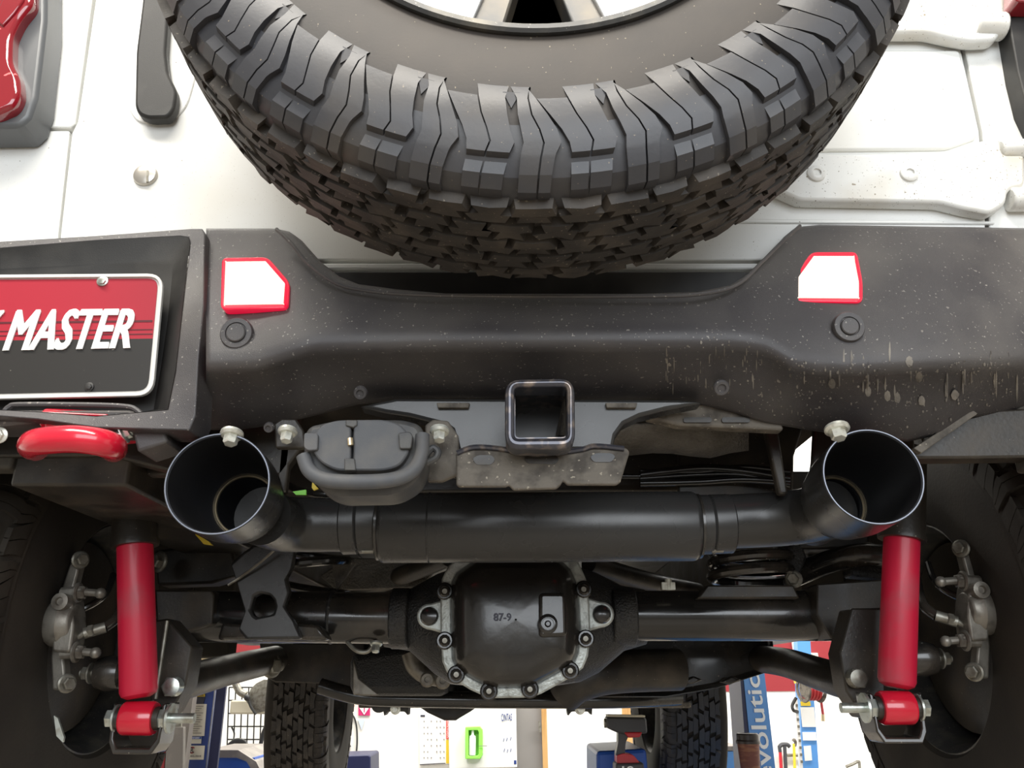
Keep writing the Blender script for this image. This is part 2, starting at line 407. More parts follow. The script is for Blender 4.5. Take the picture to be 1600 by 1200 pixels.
    for rI in range(rows + (0 if not both else 0)):
        hc = .34*W - tw*(rI+.5)
        for k in range(ncol):
            a = da*(k + (.5 if rI % 2 else 0)) + rnd.uniform(-.06, .06)*da
            fl = 1 if (k+rI) % 2 else -1
            w2 = tw*.52; l2 = da*.43
            shp = [(-w2, -l2), (-w2*.1, -l2*(1+.35*fl)), (0, -l2*(1-.4*fl)), (w2, -l2), (w2*.92, l2*.0), (w2, l2), (w2*.1, l2*(1-.35*fl)), (0, l2*(1+.4*fl)), (-w2, l2), (-w2*.85, 0)]
            jit = rnd.uniform(.5, 1.0); shp = [(x+rnd.uniform(-.1,.1)*w2, y+rnd.uniform(-.12,.12)*l2) for x, y in shp]
            top = [pt(R+dep*.15*jit - abs(hc+x)*.03, hc+x*.93, a+y*.93) for x, y in shp]
            bot = [pt(R-.004 - abs(hc+x)*.03, hc+x*1.05, a+y*1.05) for x, y in shp]
            top = [t + (t - c - ax*((t-c).dot(ax))).normalized()*dep*.8 for t in top]
            for ids in ((0,1,2,7,8,9),(2,3,4,5,6,7)):
                sh_ = .93 if ids[0] == 0 else 1.0
                cc = sum((top[i] for i in ids), Vector())/6; tp = [cc+(top[i]-cc)*.95 for i in ids]; bt_ = [bot[i] for i in ids]; n = 6
                if ids[0] == 0: tp = [q - (q-c).normalized()*dep*rnd.uniform(0,.25) for q in tp]
                tr_.add(tp+bt_, [tuple(range(n))] + [(i, i+n, (i+1) % n+n, (i+1) % n) for i in range(n)])
    return car, bl, tr_

# ---------- setting ----------
build('floor', MB().box((0, 1.5, -.05), (14, 12, .1)), M['floor'], kind='structure', smooth=0)
WY = 6.4
wall = build('wall_back', MB().box((0, WY+.06, 2.25), (14, .12, 4.5)), M['wall'], kind='structure', smooth=0)
build('wall_left', MB().box((-5.2, 2.5, 2.25), (.12, 8, 4.5)), M['wall'], kind='structure', smooth=0)
build('wall_right', MB().box((5.4, 2.5, 2.25), (.12, 8, 4.5)), M['wall'], kind='structure', smooth=0)
build('trim_stripe', MB().prism([P(1090, 1004, WY), P(1790, 996, WY), P(1790, 1076, WY), P(1090, 1081, WY)], (0, -.006, 0)), M['wallred'], kind='structure', smooth=0)
build('trim_left_stripe', MB().prism([P(-200, 985, WY), P(420, 985, WY), P(420, 1037, WY), P(-200, 1037, WY)], (0, -.006, 0)), M['wallred'], kind='structure', smooth=0)
build('trim_grey_panel', MB().prism([P(800, 960, WY), P(1060, 960, WY), P(1075, 1260, WY), P(808, 1260, WY)], (0, -.012, 0)), M['wallgrey'], kind='structure', smooth=0)
# ---------- the vehicle ----------
V = empty('off_road_vehicle', (0, 2.2, 1.2), 'white off-road vehicle on a lift, its rear and underside filling the picture', 'vehicle')
BY = .95                                             # distance of the painted tailgate skin
def skin(name, pxs, Y=BY, th=.03, m='paint', parent=None, label=None, bevel=.002, r=0):
    pts = rpoly(pxs, r) if r else pxs
    return build(name, MB().pp(pts, Y, th), M[m], parent or V, label, bevel=bevel)
# dark seam backing
build('body_shell', MB().prism([P(-330,-330,BY+.035),P(1950,-330,BY+.035),P(1900,420,BY+.035),P(-250,420,BY+.035)], (0,.5,0)), M['under'], V)
qp = skin('quarter_panel', [(-330,-330),(190,-330),(143,0),(117,192),(110,199),(-270,199)], parent=V)
skin('quarter_panel', [(-270,205),(108,204),(104,240),(90,364),(88,440),(-270,440)], parent=V)
tg = skin('tailgate', [(197,-330),(1440,-330),(1460,40),(1500,70),(1530,205),(1540,340),(1540,406),(94,406),(94,368),(112,208),(121,190),(149,0)], label='white painted tailgate, speckled with dirt')
skin('quarter_panel', [(1445,-330),(1950,-330),(1900,420),(1548,420),(1546,340),(1536,205),(1506,66),(1464,36)], parent=V)
skin('sill_panel', [(-250,411),(1900,411),(1900,420),(-250,420)], Y=BY-.004, parent=V)
skin('sill_panel', [(-250,424),(1900,424),(1900,440),(-250,440)], Y=BY-.004, parent=V)
# tailgate relief
skin('handle_recess', [(205,-330),(330,-330),(318,0),(305,120),(292,165),(270,189),(216,192),(200,170)], Y=BY-.003, th=.004, parent=tg, bevel=.0015, r=14)
skin('raised_panel', [(1150,78),(1500,78),(1526,205),(1526,216),(1480,232),(1150,236)], Y=BY-.006, th=.008, parent=tg, bevel=.003, r=8)
skin('raised_panel', [(1150,341),(1555,345),(1555,350),(1150,348)], Y=BY-.003, th=.006, parent=tg)
skin('tailgate_handle', [(222,-330),(222,0),(212,80),(210,165),(216,178),(230,184),(262,183),(272,170),(276,142),(262,115),(258,80),(264,0),(268,-330)], Y=BY-.022, th=.018, m='black', parent=tg, label='black tailgate handle strip', bevel=.004, r=8)
cap = MB(); cap.lathe(P(228,275,BY), (0,-1,0), [(.0165,0),(.0165,.002),(.015,.005),(.011,.0065),(.004,.007)], 32)
cp = build('round_cap', cap, M['badge'], tg, 'round brushed steel cap')
build('slot', MB().pp([(229,266),(232,266),(231,284),(228,284)], BY-.0076, .002), M['boltd'], tg)
# hinges
def hinge(pxs, bolts, knuckles, Y):
    h = skin('tailgate_hinge', pxs, Y=Y, th=.022, m='paintdirt', bevel=.006, r=8)
    for x, y in bolts:
        b = MB(); b.lathe(P(x,y,Y), (0,-1,0), [(.0125,0),(.012,.003),(.009,.005),(.0055,.0052),(.0055,.0025)], 24)
        bo = build('hinge_bolt', b, M['paintdirt'], h)
    for a, b_, r in knuckles:
        build('hinge_knuckle', MB().tube([a, b_], r, 20), M['paintdirt'], h, bevel=.003)
    return h
hinge([(1170,232),(1400,245),(1470,246),(1520,222),(1562,214),(1567,242),(1602,242),(1602,290),(1576,296),(1572,318),(1548,333),(1510,326),(1470,316),(1250,312),(1205,292),(1165,262)], [(1275,272),(1420,272)],
      [(P(1562,232,BY-.012),P(1640,230,BY-.012),.012),(P(1576,312,BY-.012),P(1640,312,BY-.012),.016)], BY-.022)
hinge([(1330,-200),(1577,-200),(1577,18),(1571,42),(1556,62),(1520,64),(1495,60),(1450,50),(1330,50)], [], [(P(1520,40,BY-.02),P(1568,42,BY-.02),.020),(P(1560,5,BY-.01),P(1574,5,BY-.01),.013)], BY-.026)
skin('corner_trim', [(1582,-330),(1950,-330),(1900,260),(1640,240),(1604,165),(1590,110),(1578,40)], Y=BY-.03, th=.05, m='black', parent=V, label='black corner trim beside the right tail lamp')
skin('tail_lamp', [(1586,-330),(1800,-330),(1800,2),(1586,2)], Y=BY-.06, th=.03, m='lens', parent=V, r=10, label='red right tail lamp')
tl = skin('tail_lamp', [(74,-330),(71,30),(57,150),(46,182),(30,197),(-260,203),(-260,-330)], Y=BY-.05, th=.05, m='lampgrey', bevel=.006, label='left tail lamp with smoked grey housing and red lens')
skin('lamp_lens', [(52,-330),(50,4),(30,28),(17,55),(16,95),(28,118),(30,145),(20,165),(-10,178),(-260,185),(-260,-330)], Y=BY-.068, th=.03, m='lens', parent=tl, bevel=.008, r=10)
skin('lens_ridge', [(40,-20),(36,0),(22,20),(4,40),(-10,30),(10,-20)], Y=BY-.071, th=.01, m='lens', parent=tl, bevel=.002)

# ---------- spare wheel ----------
SW = empty('spare_wheel', (0,0,0), None, None); del WL[SW.name]
SW.parent = V
SC = Vector((P(835,60,.62).x, .70, CAM_H + .805))
SW.location = SC - WL[V.name]; WL[SW.name] = SC.copy()
tag(SW, 'big spare wheel hung on the tailgate')
SR, SWID, SRIM = .402, .205, .238
car, bl, trd = tire_mesh(SC, (0,-1,0), SR, SWID, SRIM, periods=26, rows=5, ncol=62, side_depth=.085, lug=.008, seed=3, phase=.06)
build('tire', car, M['rubberwall'], SW, 'dusty black sidewall')
build('shoulder_lugs', bl, M['rubber'], SW, 'clean black sidewall and shoulder lugs', smooth=25)
build('tread', trd, M['rubberdirt'], SW, 'brown dusty tread blocks', smooth=25)
fy = -.108                                            # face side offset
mb = MB(); mb.lathe(SC, (0,-1,0), [(.205,-.08),(.212,.05),(.214,.082),(.222,.088),(.231,.094),(.234,.102),(.238,.1075),(.244,.1085),(.247,.106),(.246,.098)], 128, caps=False)
build('rim_lip', mb, M['lipdark'], SW, 'scuffed grey rim lip')
def pol(r, a, h): return SC + Vector((math.sin(a)*r, -h, -math.cos(a)*r))     # a=0 points down
def sector(r0, r1, a0, a1, h, th, n=10):
    o = [pol(r1, lerp(a0, a1, k/n), h) for k in range(n+1)] + [pol(r0, lerp(a1, a0, k/n), h) for k in range(n+1)]
    return MB().prism(o, (0, th, 0))
rd = math.radians
mb = MB(); mb.lathe(SC, (0,-1,0), [(.205,-.06),(.02,-.06),(.02,-.05),(.205,-.05)], 48)
build('brake_side_barrel', mb, M['rubberdark'], SW)
mb = MB(); mb.lathe(SC, (0,-1,0), [(.07,.02),(.075,.07),(.06,.085),(.0,.085)], 40)
build('hub', mb, M['rimdark'], SW, bevel=.002)
for k in range(5):
    a = rd(72*k) + rd(1)
    # grey spoke with a recessed pocket
    o = [pol(.232, a-rd(19), .088)] + [pol(.232, a+rd(-19+38*t/8), .088) for t in range(1,9)] + [pol(.06, a+rd(26), .080), pol(.06, a-rd(26), .080)]
    i_ = [pol(.220, a-rd(8.5), .086)] + [pol(.221, a+rd(-8.5+17*t/8), .086) for t in range(1,9)] + [pol(.135, a+rd(5), .082), pol(.135, a-rd(5), .082)]
    build('spoke', MB().ring(o, i_, (0,.03,0)), M['rimdark'], SW, bevel=.003)
    for s in (-1, 1):
        o = [pol(.228, a+s*rd(16), .0915), pol(.230, a+s*rd(24), .0935), pol(.231, a+s*rd(34.9), .0945), pol(.216, a+s*rd(34.9), .0945), pol(.213, a+s*rd(28), .0935), pol(.203, a+s*rd(24), .0925), pol(.09, a+s*rd(26), .0885), pol(.09, a+s*rd(12), .0885)]
        if s < 0: o.reverse()
        build('machined_face', MB().prism(o, (0,.012,0)), M['rimsilver'], SW, 'bright machined spoke face', bevel=.0015)
    o = sector(.218, .234, a+rd(17), a+rd(55), .088, .03)
    build('rim_edge', o, M['rimdark'], SW)
# ---------- rear bumper ----------
top_t = [(300,357),(430,357),(452,362),(470,374),(500,408),(530,432),(560,444),(620,452),(700,459),(1000,459),(1090,456),(1140,446),(1175,425),(1205,395),(1225,370),(1242,356),(1270,351),(1700,358)]
crs_t = [(300,575),(400,572),(440,560),(490,545),(700,540),(1150,540),(1200,548),(1240,572),(1300,580),(1700,560)]
bot_t = [(300,672),(380,672),(470,655),(560,632),(620,626),(1060,626),(1130,640),(1200,662),(1300,678),(1400,690),(1450,690),(1520,652),(1700,628)]
xs = [322,330,345,370,400,420,432,442,452,462,472,485,500,515,530,545,560,590,620,700,800,900,1000,1060,1090,1115,1140,1160,1178,1195,1210,1225,1240,1255,1280,1320,1370,1420,1470,1520,1570,1630,1700]
cols = []
for x in xs:
    t, c_, b = tab(top_t, x), tab(crs_t, x), tab(bot_t, x)
    side = max(0, min(1, (x-1180)/120.)) if x > 800 else max(0, min(1, (470-x)/90.))
    yb = .82 + .012*side
    fy_ = .055*max(0, (t < 440)*(440-t)/85.)
    rc = .06*max(0, (x-1480)/220.)**1.3
    lean = .018
    col = [P(x, t, yb+fy_+lean+.10), P(x, t, yb+fy_+lean+.018), P(x, t+3, yb+fy_+lean+.006), P(x, t+9, yb+fy_+lean)]
    col += [P(x, lerp(t+9, 500, .5), yb+fy_*.45+lean*.6), P(x, 500, yb+lean*.1), P(x, c_-26, yb-.0065), P(x, c_-12, yb-.0075), P(x, c_-3, yb-.005), P(x, c_+5, yb+.001), P(x, c_+12, yb+.009), P(x, c_+22, yb+.024)]
    col += [P(x, lerp(c_+22, b, .5), yb+.062), P(x, b-5, yb+.098), P(x, b, yb+.108), P(x, b-6, yb+.16)]
    qs = []
    for p in col:                                    # the end sweeps forward along the view of the same edge line
        d = p - Vector((0, 0, CAM_H)); qs.append(Vector((0, 0, CAM_H)) + d*((p.y+rc)/p.y))
    cols.append(qs)
rb = build('rear_bumper', MB().grid(cols), M['bumper'], V, 'textured black rear bumper, dusty and splashed with dried mud', smooth=50)
sol = rb.modifiers.new('solid', 'SOLIDIFY'); sol.thickness = .003; sol.offset = -1
# shoulder edge lines (moulded step beside the cut-out)
build('moulded_step', MB().tube(spline([P(432,358,.858),P(455,380,.846),P(480,410,.838),P(520,440,.825),P(560,452,.822),P(640,460,.818),P(800,463,.817),P(1000,463,.817),P(1090,460,.818),P(1150,446,.826),P(1190,410,.84),P(1222,378,.85),P(1250,353,.862)], 6), .0022, 8), M['bumper'], rb)
build('bumper_insert', MB().pp([(520,424),(1185,424),(1185,470),(520,470)], .895, .04), M['black'], V, bevel=.002)
# reflectors
def surf(px, py):                                    # point on the bumper skin behind a pixel
    t, c_, b = tab(top_t, px), tab(crs_t, px), tab(bot_t, px); yb = .82+.012*max(0, min(1, (px-1180)/120.))
    fy_ = .055*max(0, (t < 440)*(440-t)/85.)
    Y = tab([(t+9, yb+fy_+.018), (lerp(t+9,500,.5), yb+fy_*.45+.011), (500, yb+.0018), (c_-26, yb-.0065), (c_-12, yb-.0075), (c_-3, yb-.005), (c_+5, yb+.001), (c_+12, yb+.009), (c_+22, yb+.024), (lerp(c_+22,b,.5), yb+.062), (b-5, yb+.098)], py)
    return P(px, py, Y + .06*max(0, (px-1480)/220.)**1.3)
def reflector(pxs):
    o = rpoly(pxs, 9, 4); i_ = shrink(rpoly(pxs, 2, 1), 7); i_ = rpoly(i_, 5, 3)
    xc = sum(p[0] for p in pxs)/len(pxs); ya = surf(xc, 393).y; yb_ = surf(xc, 483).y
    Yr = lambda y, d: lerp(ya, yb_, (y-393)/90.) - d
    r = build('reflector', MB().prism([P(x,y,Yr(y,.006)) for x,y in o], (0,.03,0)), M['reflred'], rb, 'red rim of the bumper reflector, its glow painted on', bevel=.002)
    build('reflector_face', MB().prism([P(x,y,Yr(y,.0078)) for x,y in i_], (0,.012,0)), M['reflector'], rb, 'white reflector face, its shine painted as emission')
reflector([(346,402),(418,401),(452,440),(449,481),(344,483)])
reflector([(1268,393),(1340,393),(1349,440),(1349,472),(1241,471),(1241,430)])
def sensor(x, y, r1, r2):
    s = S(y, .82)
    mb = MB(); mb.lathe(P(x,y,.826), (0,-1,-.1), [(r1*s,-.004),(r1*s,.001),(r1*s*.93,.003),(r2*s*1.15,.0032),(r2*s*1.1,.0015),(r2*s,.0015),(r2*s,.004),(r2*s*.9,.005)], 30)
    build('parking_sensor', mb, M['bumper'], rb)
sensor(370,521,26,15); sensor(1326,511,25,14)
for x, y, r in ((563,614,11),(1127,606,13),(1300,560,5),(420,668,8)):
    mb = MB(); mb.lathe(P(x,y,.868), (0,-1,-.7), [(r*.0006*1.2,-.003),(r*.0006*1.2,.001),(r*.0006,.003),(r*.0004,.003),(r*.0003,.001)], 18)
    build('push_pin', mb, M['bumper'], rb)
# left end with plate pocket
oy = .832
outer = [(-260,398),(0,377),(150,368),(300,357),(316,357),(320,365),(318,480),(310,560),(305,650),(296,672),(150,668),(60,655),(0,650),(-260,650)]
inner = [(-240,408),(0,388),(150,376),(280,369),(294,371),(297,380),(292,420),(283,500),(274,580),(262,640),(150,650),(60,643),(0,640),(-240,640)]
pk = MB().ring([P(x,y,oy + (.055*(440-y)/85 if y < 440 else 0)) for x,y in outer], [P(x,y,oy+.004 + (.055*(440-y)/85 if y < 440 else 0)) for x,y in inner], (0,.05,0))
be = build('bumper_end', pk, M['bumper'], V, 'black bumper end framing the licence plate pocket', bevel=.0015)
back = [(-240,425),(0,420),(150,412),(262,404),(280,412),(276,470),(262,560),(250,640),(225,662),(0,662),(-240,662)]
mbk = MB(); n = 11
iin = inner; n = 14
back = [(-240,425),(0,420),(150,413),(250,405),(262,406),(270,414),(268,440),(262,500),(252,570),(240,640),(150,662),(60,662),(0,662),(-240,662)]
mbk.grid([[P(x,y,oy+.004 + (.055*(440-y)/85 if y < 440 else 0)) for x,y in iin], [P(x,y,.885) for x,y in back]], True)
mbk.f.append(tuple(range(n, 2*n)))
build('plate_pocket', mbk, M['black'], be, 'smooth black licence plate pocket')
build('lower_lip', MB().pp([(-260,636),(40,640),(200,640),(250,652),(262,690),(214,706),(205,668),(60,660),(10,664),(-260,664)], .85, .05), M['bumper'], be, bevel=.003)
for x0, x1 in ((6,40),):
    build('lip_gusset', MB().tube(spline([P(4,650,.842),P(14,636,.842),P(40,632,.842),P(180,634,.842),P(215,642,.842),P(228,664,.842)]), .003, 8), M['bumper'], be)
# right: underside seam flap and fender edge
build('bumper_bracket', MB().pp([(1420,702),(1450,690),(1500,655),(1560,640),(1640,636),(1640,714),(1500,716),(1430,716)], .95, .03), M['under'], V, bevel=.003)
build('bracket_flange', MB().pp([(1428,700),(1520,640),(1528,646),(1440,708)], .93, .01), M['platedirt'], V, bevel=.001)
build('bumper_bracket', MB().pp([(-20,660),(210,690),(262,680),(290,720),(262,735),(170,712),(-20,714)], .95, .03), M['under'], V, bevel=.003)
# dried mud streaks on the right end
rs = random.Random(4); mud = MB()
def drop(px, py, w, h, up=.0012):
    c0 = surf(px, py); ring = []
    for k in range(8):
        a = k*math.pi/4; ring.append(surf(px+math.cos(a)*w*rs.uniform(.8,1.1), py+math.sin(a)*h*rs.uniform(.8,1.1)) + Vector((0,-.0004,-.0002)))
    mud.add([c0+Vector((0,-up,-up*.6))]+ring, [(0,1+k,1+(k+1)%8) for k in range(8)])
for k in range(26):
    x = rs.uniform(1250, 1590); y = rs.uniform(540, 600); drop(x, y+rs.uniform(5,25), 1.6, rs.uniform(10,26), .0006)
for x, y in ((1356,614),(1386,618),(1402,622),(1440,626),(1492,617),(1436,590),(1300,600),(1420,565)): drop(x, y, 6, 9)
for k in range(170):
    x = rs.uniform(1040, 1590); y = rs.uniform(tab(crs_t,x)-8, tab(bot_t,x)-14); drop(x, y, rs.uniform(.7,2.0), rs.uniform(.8,3.4), .0005)
for k in range(34):
    x = rs.uniform(1040, 1190); y = rs.uniform(545, 610); drop(x, y, .9, rs.uniform(5,12), .0005)
for k in range(150):
    x = rs.uniform(330, 1580); y = rs.uniform(470, 630); drop(x, min(y, tab(bot_t,x)-12), rs.uniform(.5,1.6), rs.uniform(.5,1.4), .0005)
build('dried_mud', mud, M['bumperdirt'], rb, 'pale dried mud drops and streaks', kind='stuff')
# licence plate
PY = .862
plq = rpoly([(-420,432),(256,427),(238,618),(-420,632)], 26, 6)
pl = build('license_plate', MB().prism([P(x,y,PY) for x,y in plq], (0,.003,0)), M['platewhite'], V, 'dealer plate, red above black with white italic lettering', bevel=.001)
inn = shrink(plq, 8)
def cut(poly, f):                                     # clip to f(x,y) >= 0
    out = []
    for i in range(len(poly)):
        a, b = poly[i], poly[(i+1) % len(poly)]; fa, fb = f(*a), f(*b)
        if fa >= 0: out.append(a)
        if fa*fb < 0:
            t = fa/(fa-fb); out.append((lerp(a[0],b[0],t), lerp(a[1],b[1],t)))
    return out
def ly(x, y0): return y0 + (x-240)*(-.012)
build('plate_panel', MB().prism([P(x,y,PY-.0012) for x,y in cut(inn, lambda x,y: ly(x,529)-y)], (0,.001,0)), M['platered'], pl, 'red upper field', smooth=0)
build('plate_panel', MB().prism([P(x,y,PY-.0012) for x,y in cut(inn, lambda x,y: y-ly(x,529))], (0,.001,0)), M['plateblack'], pl, 'black lower field', smooth=0)
for y0, t in ((500,3),(514,1.6),(521,1.6)):
    build('plate_stripe', MB().prism([P(x,y,PY-.0016) for x,y in [(-410,ly(-410,y0)),(238,y0),(238,y0+t),(-410,ly(-410,y0+t))]], (0,.0004,0)), M['platestripe'], pl, smooth=0)
rim_o = plq; rim_i = shrink(plq, 5)
build('plate_edge', MB().ring([P(x,y,PY-.004) for x,y in rim_o], [P(x,y,PY-.004) for x,y in rim_i], (0,.005,0)), M['platewhite'], pl, bevel=.0006)
text('lettering', 'MASTER', [(27,484),(223,482),(204,545),(4,549)], PY-.0018, M['white'], pl, fat=.042)
text('lettering', 'K', [(-22,487),(13,485),(-11,549),(-46,553)], PY-.0018, M['white'], pl, fat=.042)
for x, y, m_, r in ((161,440,'boltm',10),(140,605,'black',8)):
    b = MB(); b.lathe(P(x,y,PY-.001), (0,-1,0), [(r*.00068,0),(r*.00066,.002),(r*.00045,.003)], 20); b.lathe(P(x,y,PY-.003), (0,-1,0), [(r*.00042,0),(r*.0004,.003),(r*.0001,.0035)], 6)
    build('plate_screw', b, M[m_], pl, smooth=40)

# ---------- tow shackle ----------
sh = MB(); path = spline([P(56,700,.87),P(50,696,.83),P(62,690,.806),P(110,686,.797),P(152,690,.803),P(174,697,.825),P(178,702,.87)], 8)
sk = build('tow_shackle', sh.tube(path, .0142, 18), M['red'], V, 'glossy red bow shackle under the licence plate')
build('shackle_pin', MB().tube([P(70,655,.86),P(175,660,.86)], .012, 16), M['red'], sk, bevel=.002)
build('shackle_mount', MB().pp([(66,652),(180,654),(214,664),(214,680),(180,684),(80,674)], .868, .03), M['red'], sk, bevel=.003)
build('shackle_mount', MB().pp([(68,650),(96,652),(94,668),(68,668)], .85, .02), M['red'], sk, bevel=.003)
b = MB(); b.tube([P(180,684,.845),P(204,672,.85)], .006, 12); b.bolt(P(192,677,.848), (1,0,.5), .008, .008)
build('pin_nut', b, M['boltm'], sk, 'bright steel pin end')

b = MB(); b.bolt(P(0,680,.86), (0,-1,-.2), .006, .006); build('flange_bolt', b, M['boltw'], V, smooth=30)
# ---------- hitch receiver ----------
RY = .795
o = rpoly([(789,592),(898,590),(899,700),(789,701)], 24, 5); i_ = rpoly([(804,604),(886,603),(886,683),(804,684)], 7, 5)
rc = build('hitch_receiver', MB().ring([P(x,y,RY) for x,y in o], [P(x,y,RY) for x,y in i_], (0,.032,0)), M['receiver'], V, 'square steel hitch receiver with worn edges', bevel=.004)
def sq(pts, Y): return [P(x,y,Y) for x,y in pts]
a_ = sq(rpoly([(800,601),(890,600),(890,688),(800,689)], 10, 4), RY+.028); b_ = sq(rpoly([(805,605),(885,604),(885,683),(805,684)], 7, 4), RY+.028)
build('receiver_tube', MB().ring(a_, b_, (0,.22,0)), M['receiver'], rc)
build('receiver_inside', MB().prism([p+Vector((0,.2,0)) for p in a_], (0,.01,0)), M['under'], rc)
build('receiver_gusset', MB().prism([P(884,606,RY+.03),P(884,680,RY+.03),P(868,680,RY+.09)], (0,.002,0)), M['platedirt'], rc)
# saddle bracket behind the receiver
saddle = [(560,634),(620,622),(1060,624),(1100,628),(1040,640),(1000,650),(975,662),(962,680),(958,702),(716,706),(712,690),(706,672),(696,664),(640,650),(600,644)]
build('hitch_crossbar', MB().pp(saddle, .892, .03), M['muffler'], V, 'painted black hitch crossbar', bevel=.004)
for xx in ((682,734),(946,996)):
    build('tab', MB().pp([(xx[0],629),(xx[1],629),(xx[1]-2,637),(xx[0]+2,637)], .886, .01), M['platedirt'], V, bevel=.001)
chain = [(712,708),(720,702),(740,700),(785,700),(795,706),(900,706),(915,699),(960,697),(980,700),(984,706),(970,752),(964,757),(886,757),(880,750),(876,757),(870,763),(802,765),(795,757),(790,760),(716,760),(713,756)]
cpb = MB(); cpb.prism([P(x,y,.84 + .0005*(y-700)*-.3) for x,y in chain], (0,.008,0))
hp = build('safety_chain_plate', cpb, M['platedirt'], V, 'dusty steel plate under the receiver', bevel=.002)
for sl in ([(738,716),(748,711),(768,711),(774,718),(768,726),(744,726)], [(818,716),(826,711),(868,711),(874,717),(868,725),(824,724)], [(922,714),(930,708),(955,708),(962,713),(955,722),(928,722)]):
    build('slot', MB().prism([P(x,y,.8355) for x,y in rpoly(sl,4,3)], (0,.003,0)), M['connector' if sl[0][0] > 900 else 'under'], hp, smooth=0)
build('folded_edge', MB().tube(spline([P(714,708,.838),P(740,699,.838),P(780,701,.838),P(840,710,.836),P(905,703,.838),P(930,697,.838),P(975,701,.838)]), .003, 8), M['receiver'], hp)

# ---------- trailer connector ----------
tcY = .82
body = rpoly([(474,678),(483,664),(528,654),(630,654),(656,662),(664,680),(664,722),(650,752),(615,772),(520,774),(490,756),(473,720)], 18, 5)
tc = build('trailer_socket', MB().prism([P(x,y,tcY) for x,y in body], (0,.06,0)), M['connectord'], V, 'dusty grey trailer wiring socket with hinged caps', bevel=.006)
lip = spline([P(474,712,tcY-.006),P(484,736,tcY-.008),P(510,750,tcY-.012),P(560,753,tcY-.014),(P(615,749,tcY-.012)),P(645,735,tcY-.01),P(658,710,tcY-.008),P(660,680,tcY-.004)], 8)
build('socket_lip', MB().tube(lip, .0075, 12), M['connector'], tc)
capp = rpoly([(488,684),(500,664),(525,656),(600,655),(625,662),(640,680),(640,705),(625,728),(600,735),(525,735),(500,722),(488,705)], 14, 4)
c1 = [(x,y) for x,y in cut(capp, lambda x,y: 548-x)]; c2 = [(x,y) for x,y in cut(capp, lambda x,y: x-552)]
for cc in (c1, c2):
    k = build('socket_cap', MB().prism([P(x,y,tcY-.012) for x,y in cc], (0,.016,0)), M['connector'], tc, bevel=.002)
for q in ([(475,676),(497,677),(496,703),(480,704),(474,698)], [(622,676),(640,674),(645,680),(642,701),(624,701)]):
    build('latch', MB().prism([P(x,y,tcY-.017) for x,y in rpoly(q,4,3)], (0,.01,0)), M['connector'] if q[0][0] < 500 else M['connectord'], tc, bevel=.001)
for q in ([(540,656),(558,656),(558,664),(552,668),(540,665)], [(538,716),(554,716),(556,735),(538,735)]):
    build('hinge_tab', MB().prism([P(x,y,tcY-.0145) for x,y in q], (0,.01,0)), M['connectord'], tc, bevel=.001)
build('hinge_spring', MB().tube([P(547,685,tcY-.014),P(548,696,tcY-.014)], .003, 10), M['weld'], tc, 'small brass hinge spring')
build('socket_eyelet', MB().tube(spline([P(664,712,.85),P(676,700,.85),P(684,706,.85),P(680,716,.85),P(664,724,.85)]), .004, 10), M['connectord'], tc)
# flange bolts and their bracket ears
for x, y, r in ((450,676,11),(687,675,11),(363,680,13),(1307,672,14)):
    b = MB(); b.lathe(P(x,y-4,.862), (0,-.35,-1), [(r*.00095,0),(r*.00098,.003),(r*.0008,.0055)], 20); b.lathe(P(x,y-2,.862), (0,-.35,-1), [(r*.00062,0),(r*.0006,.012),(r*.0005,.0135)], 6)
    build('flange_bolt', b, M['boltw'], V, 'pale zinc flange bolt', smooth=30)
for pts in ([(428,662),(440,654),(462,654),(474,672),(476,700),(430,700)], [(664,664),(676,655),(700,657),(716,680),(718,740),(690,752),(668,752)]):
    build('bracket_ear', MB().pp(pts, .885, .01), M['under'] if pts[0][0] < 500 else M['platedirt'], V, bevel=.002)
# ---------- exhaust ----------
EY = 1.08
ms = S(825, EY)
mu = MB(); a = P(597,825,EY); b = P(1085,822,EY); L = (b-a).length; axd = (b-a).normalized()
R_ = 54*ms
mu.lathe(a, axd, [(R_*.86,-.004),(R_*.97,0),(R_,.004),(R_,L-.004),(R_*.97,L),(R_*.86,L+.004)], 64)
muf = build('muffler', mu, M['muffler'], V, 'satin black cylindrical muffler below the hitch')
build('muffler_seam', MB().lathe(a+axd*(L*.15), axd, [(R_+.0004,0),(R_+.0012,.001),(R_+.0004,.002)], 64, caps=False), M['muffler'], muf)
for p, s in ((a, 1), (b, -1)):
    build('weld_bead', MB().lathe(p+axd*(-.004 if s == 1 else .004), axd, [(R_*.86,-.003),(R_*.93,-.001),(R_*.93,.002),(R_*.86,.003)], 40), M['cover'], muf)
def pipe(name, pts, r, m, parent=V, seg=28, label=None, n=8): return build(name, MB().tube(spline(pts, n), r, seg), M[m], parent, label)
rp = 42*ms
pipe('tail_pipe', [P(600,822,EY),P(540,820,EY),P(480,820,EY-.005),P(440,818,EY-.03),P(410,806,.99)], rp, 'muffler', label='satin black bend from muffler to left tip')
pipe('tail_pipe', [P(1083,820,EY),P(1140,815,EY),P(1200,812,EY-.005),P(1260,806,EY-.03),P(1300,796,1.0)], rp, 'muffler', label='satin black bend from muffler to right tip')
for x0, x1 in ((535,597),(1085,1142)):
    q0, q1 = P(x0,820,EY), P(x1,818,EY); l = (q1-q0).length; d_ = (q1-q0)
    o_ = build('slip_collar', MB().lathe(q0, d_, [(rp+.001,0),(rp+.0035,.002),(rp+.0035,l*.38),(rp+.0015,l*.42),(rp+.0035,l*.46),(rp+.0035,l-.002),(rp+.001,l)], 48, caps=False), M['muffler'], muf)
for x, y, x2 in ((566,861,624),(1112,860,1130)):
    build('hanger_tab', MB().tube([P(x,y,EY-.01),P(x2,y,EY-.01)], .003, 8), M['boltd'], muf, 'bare steel tab')
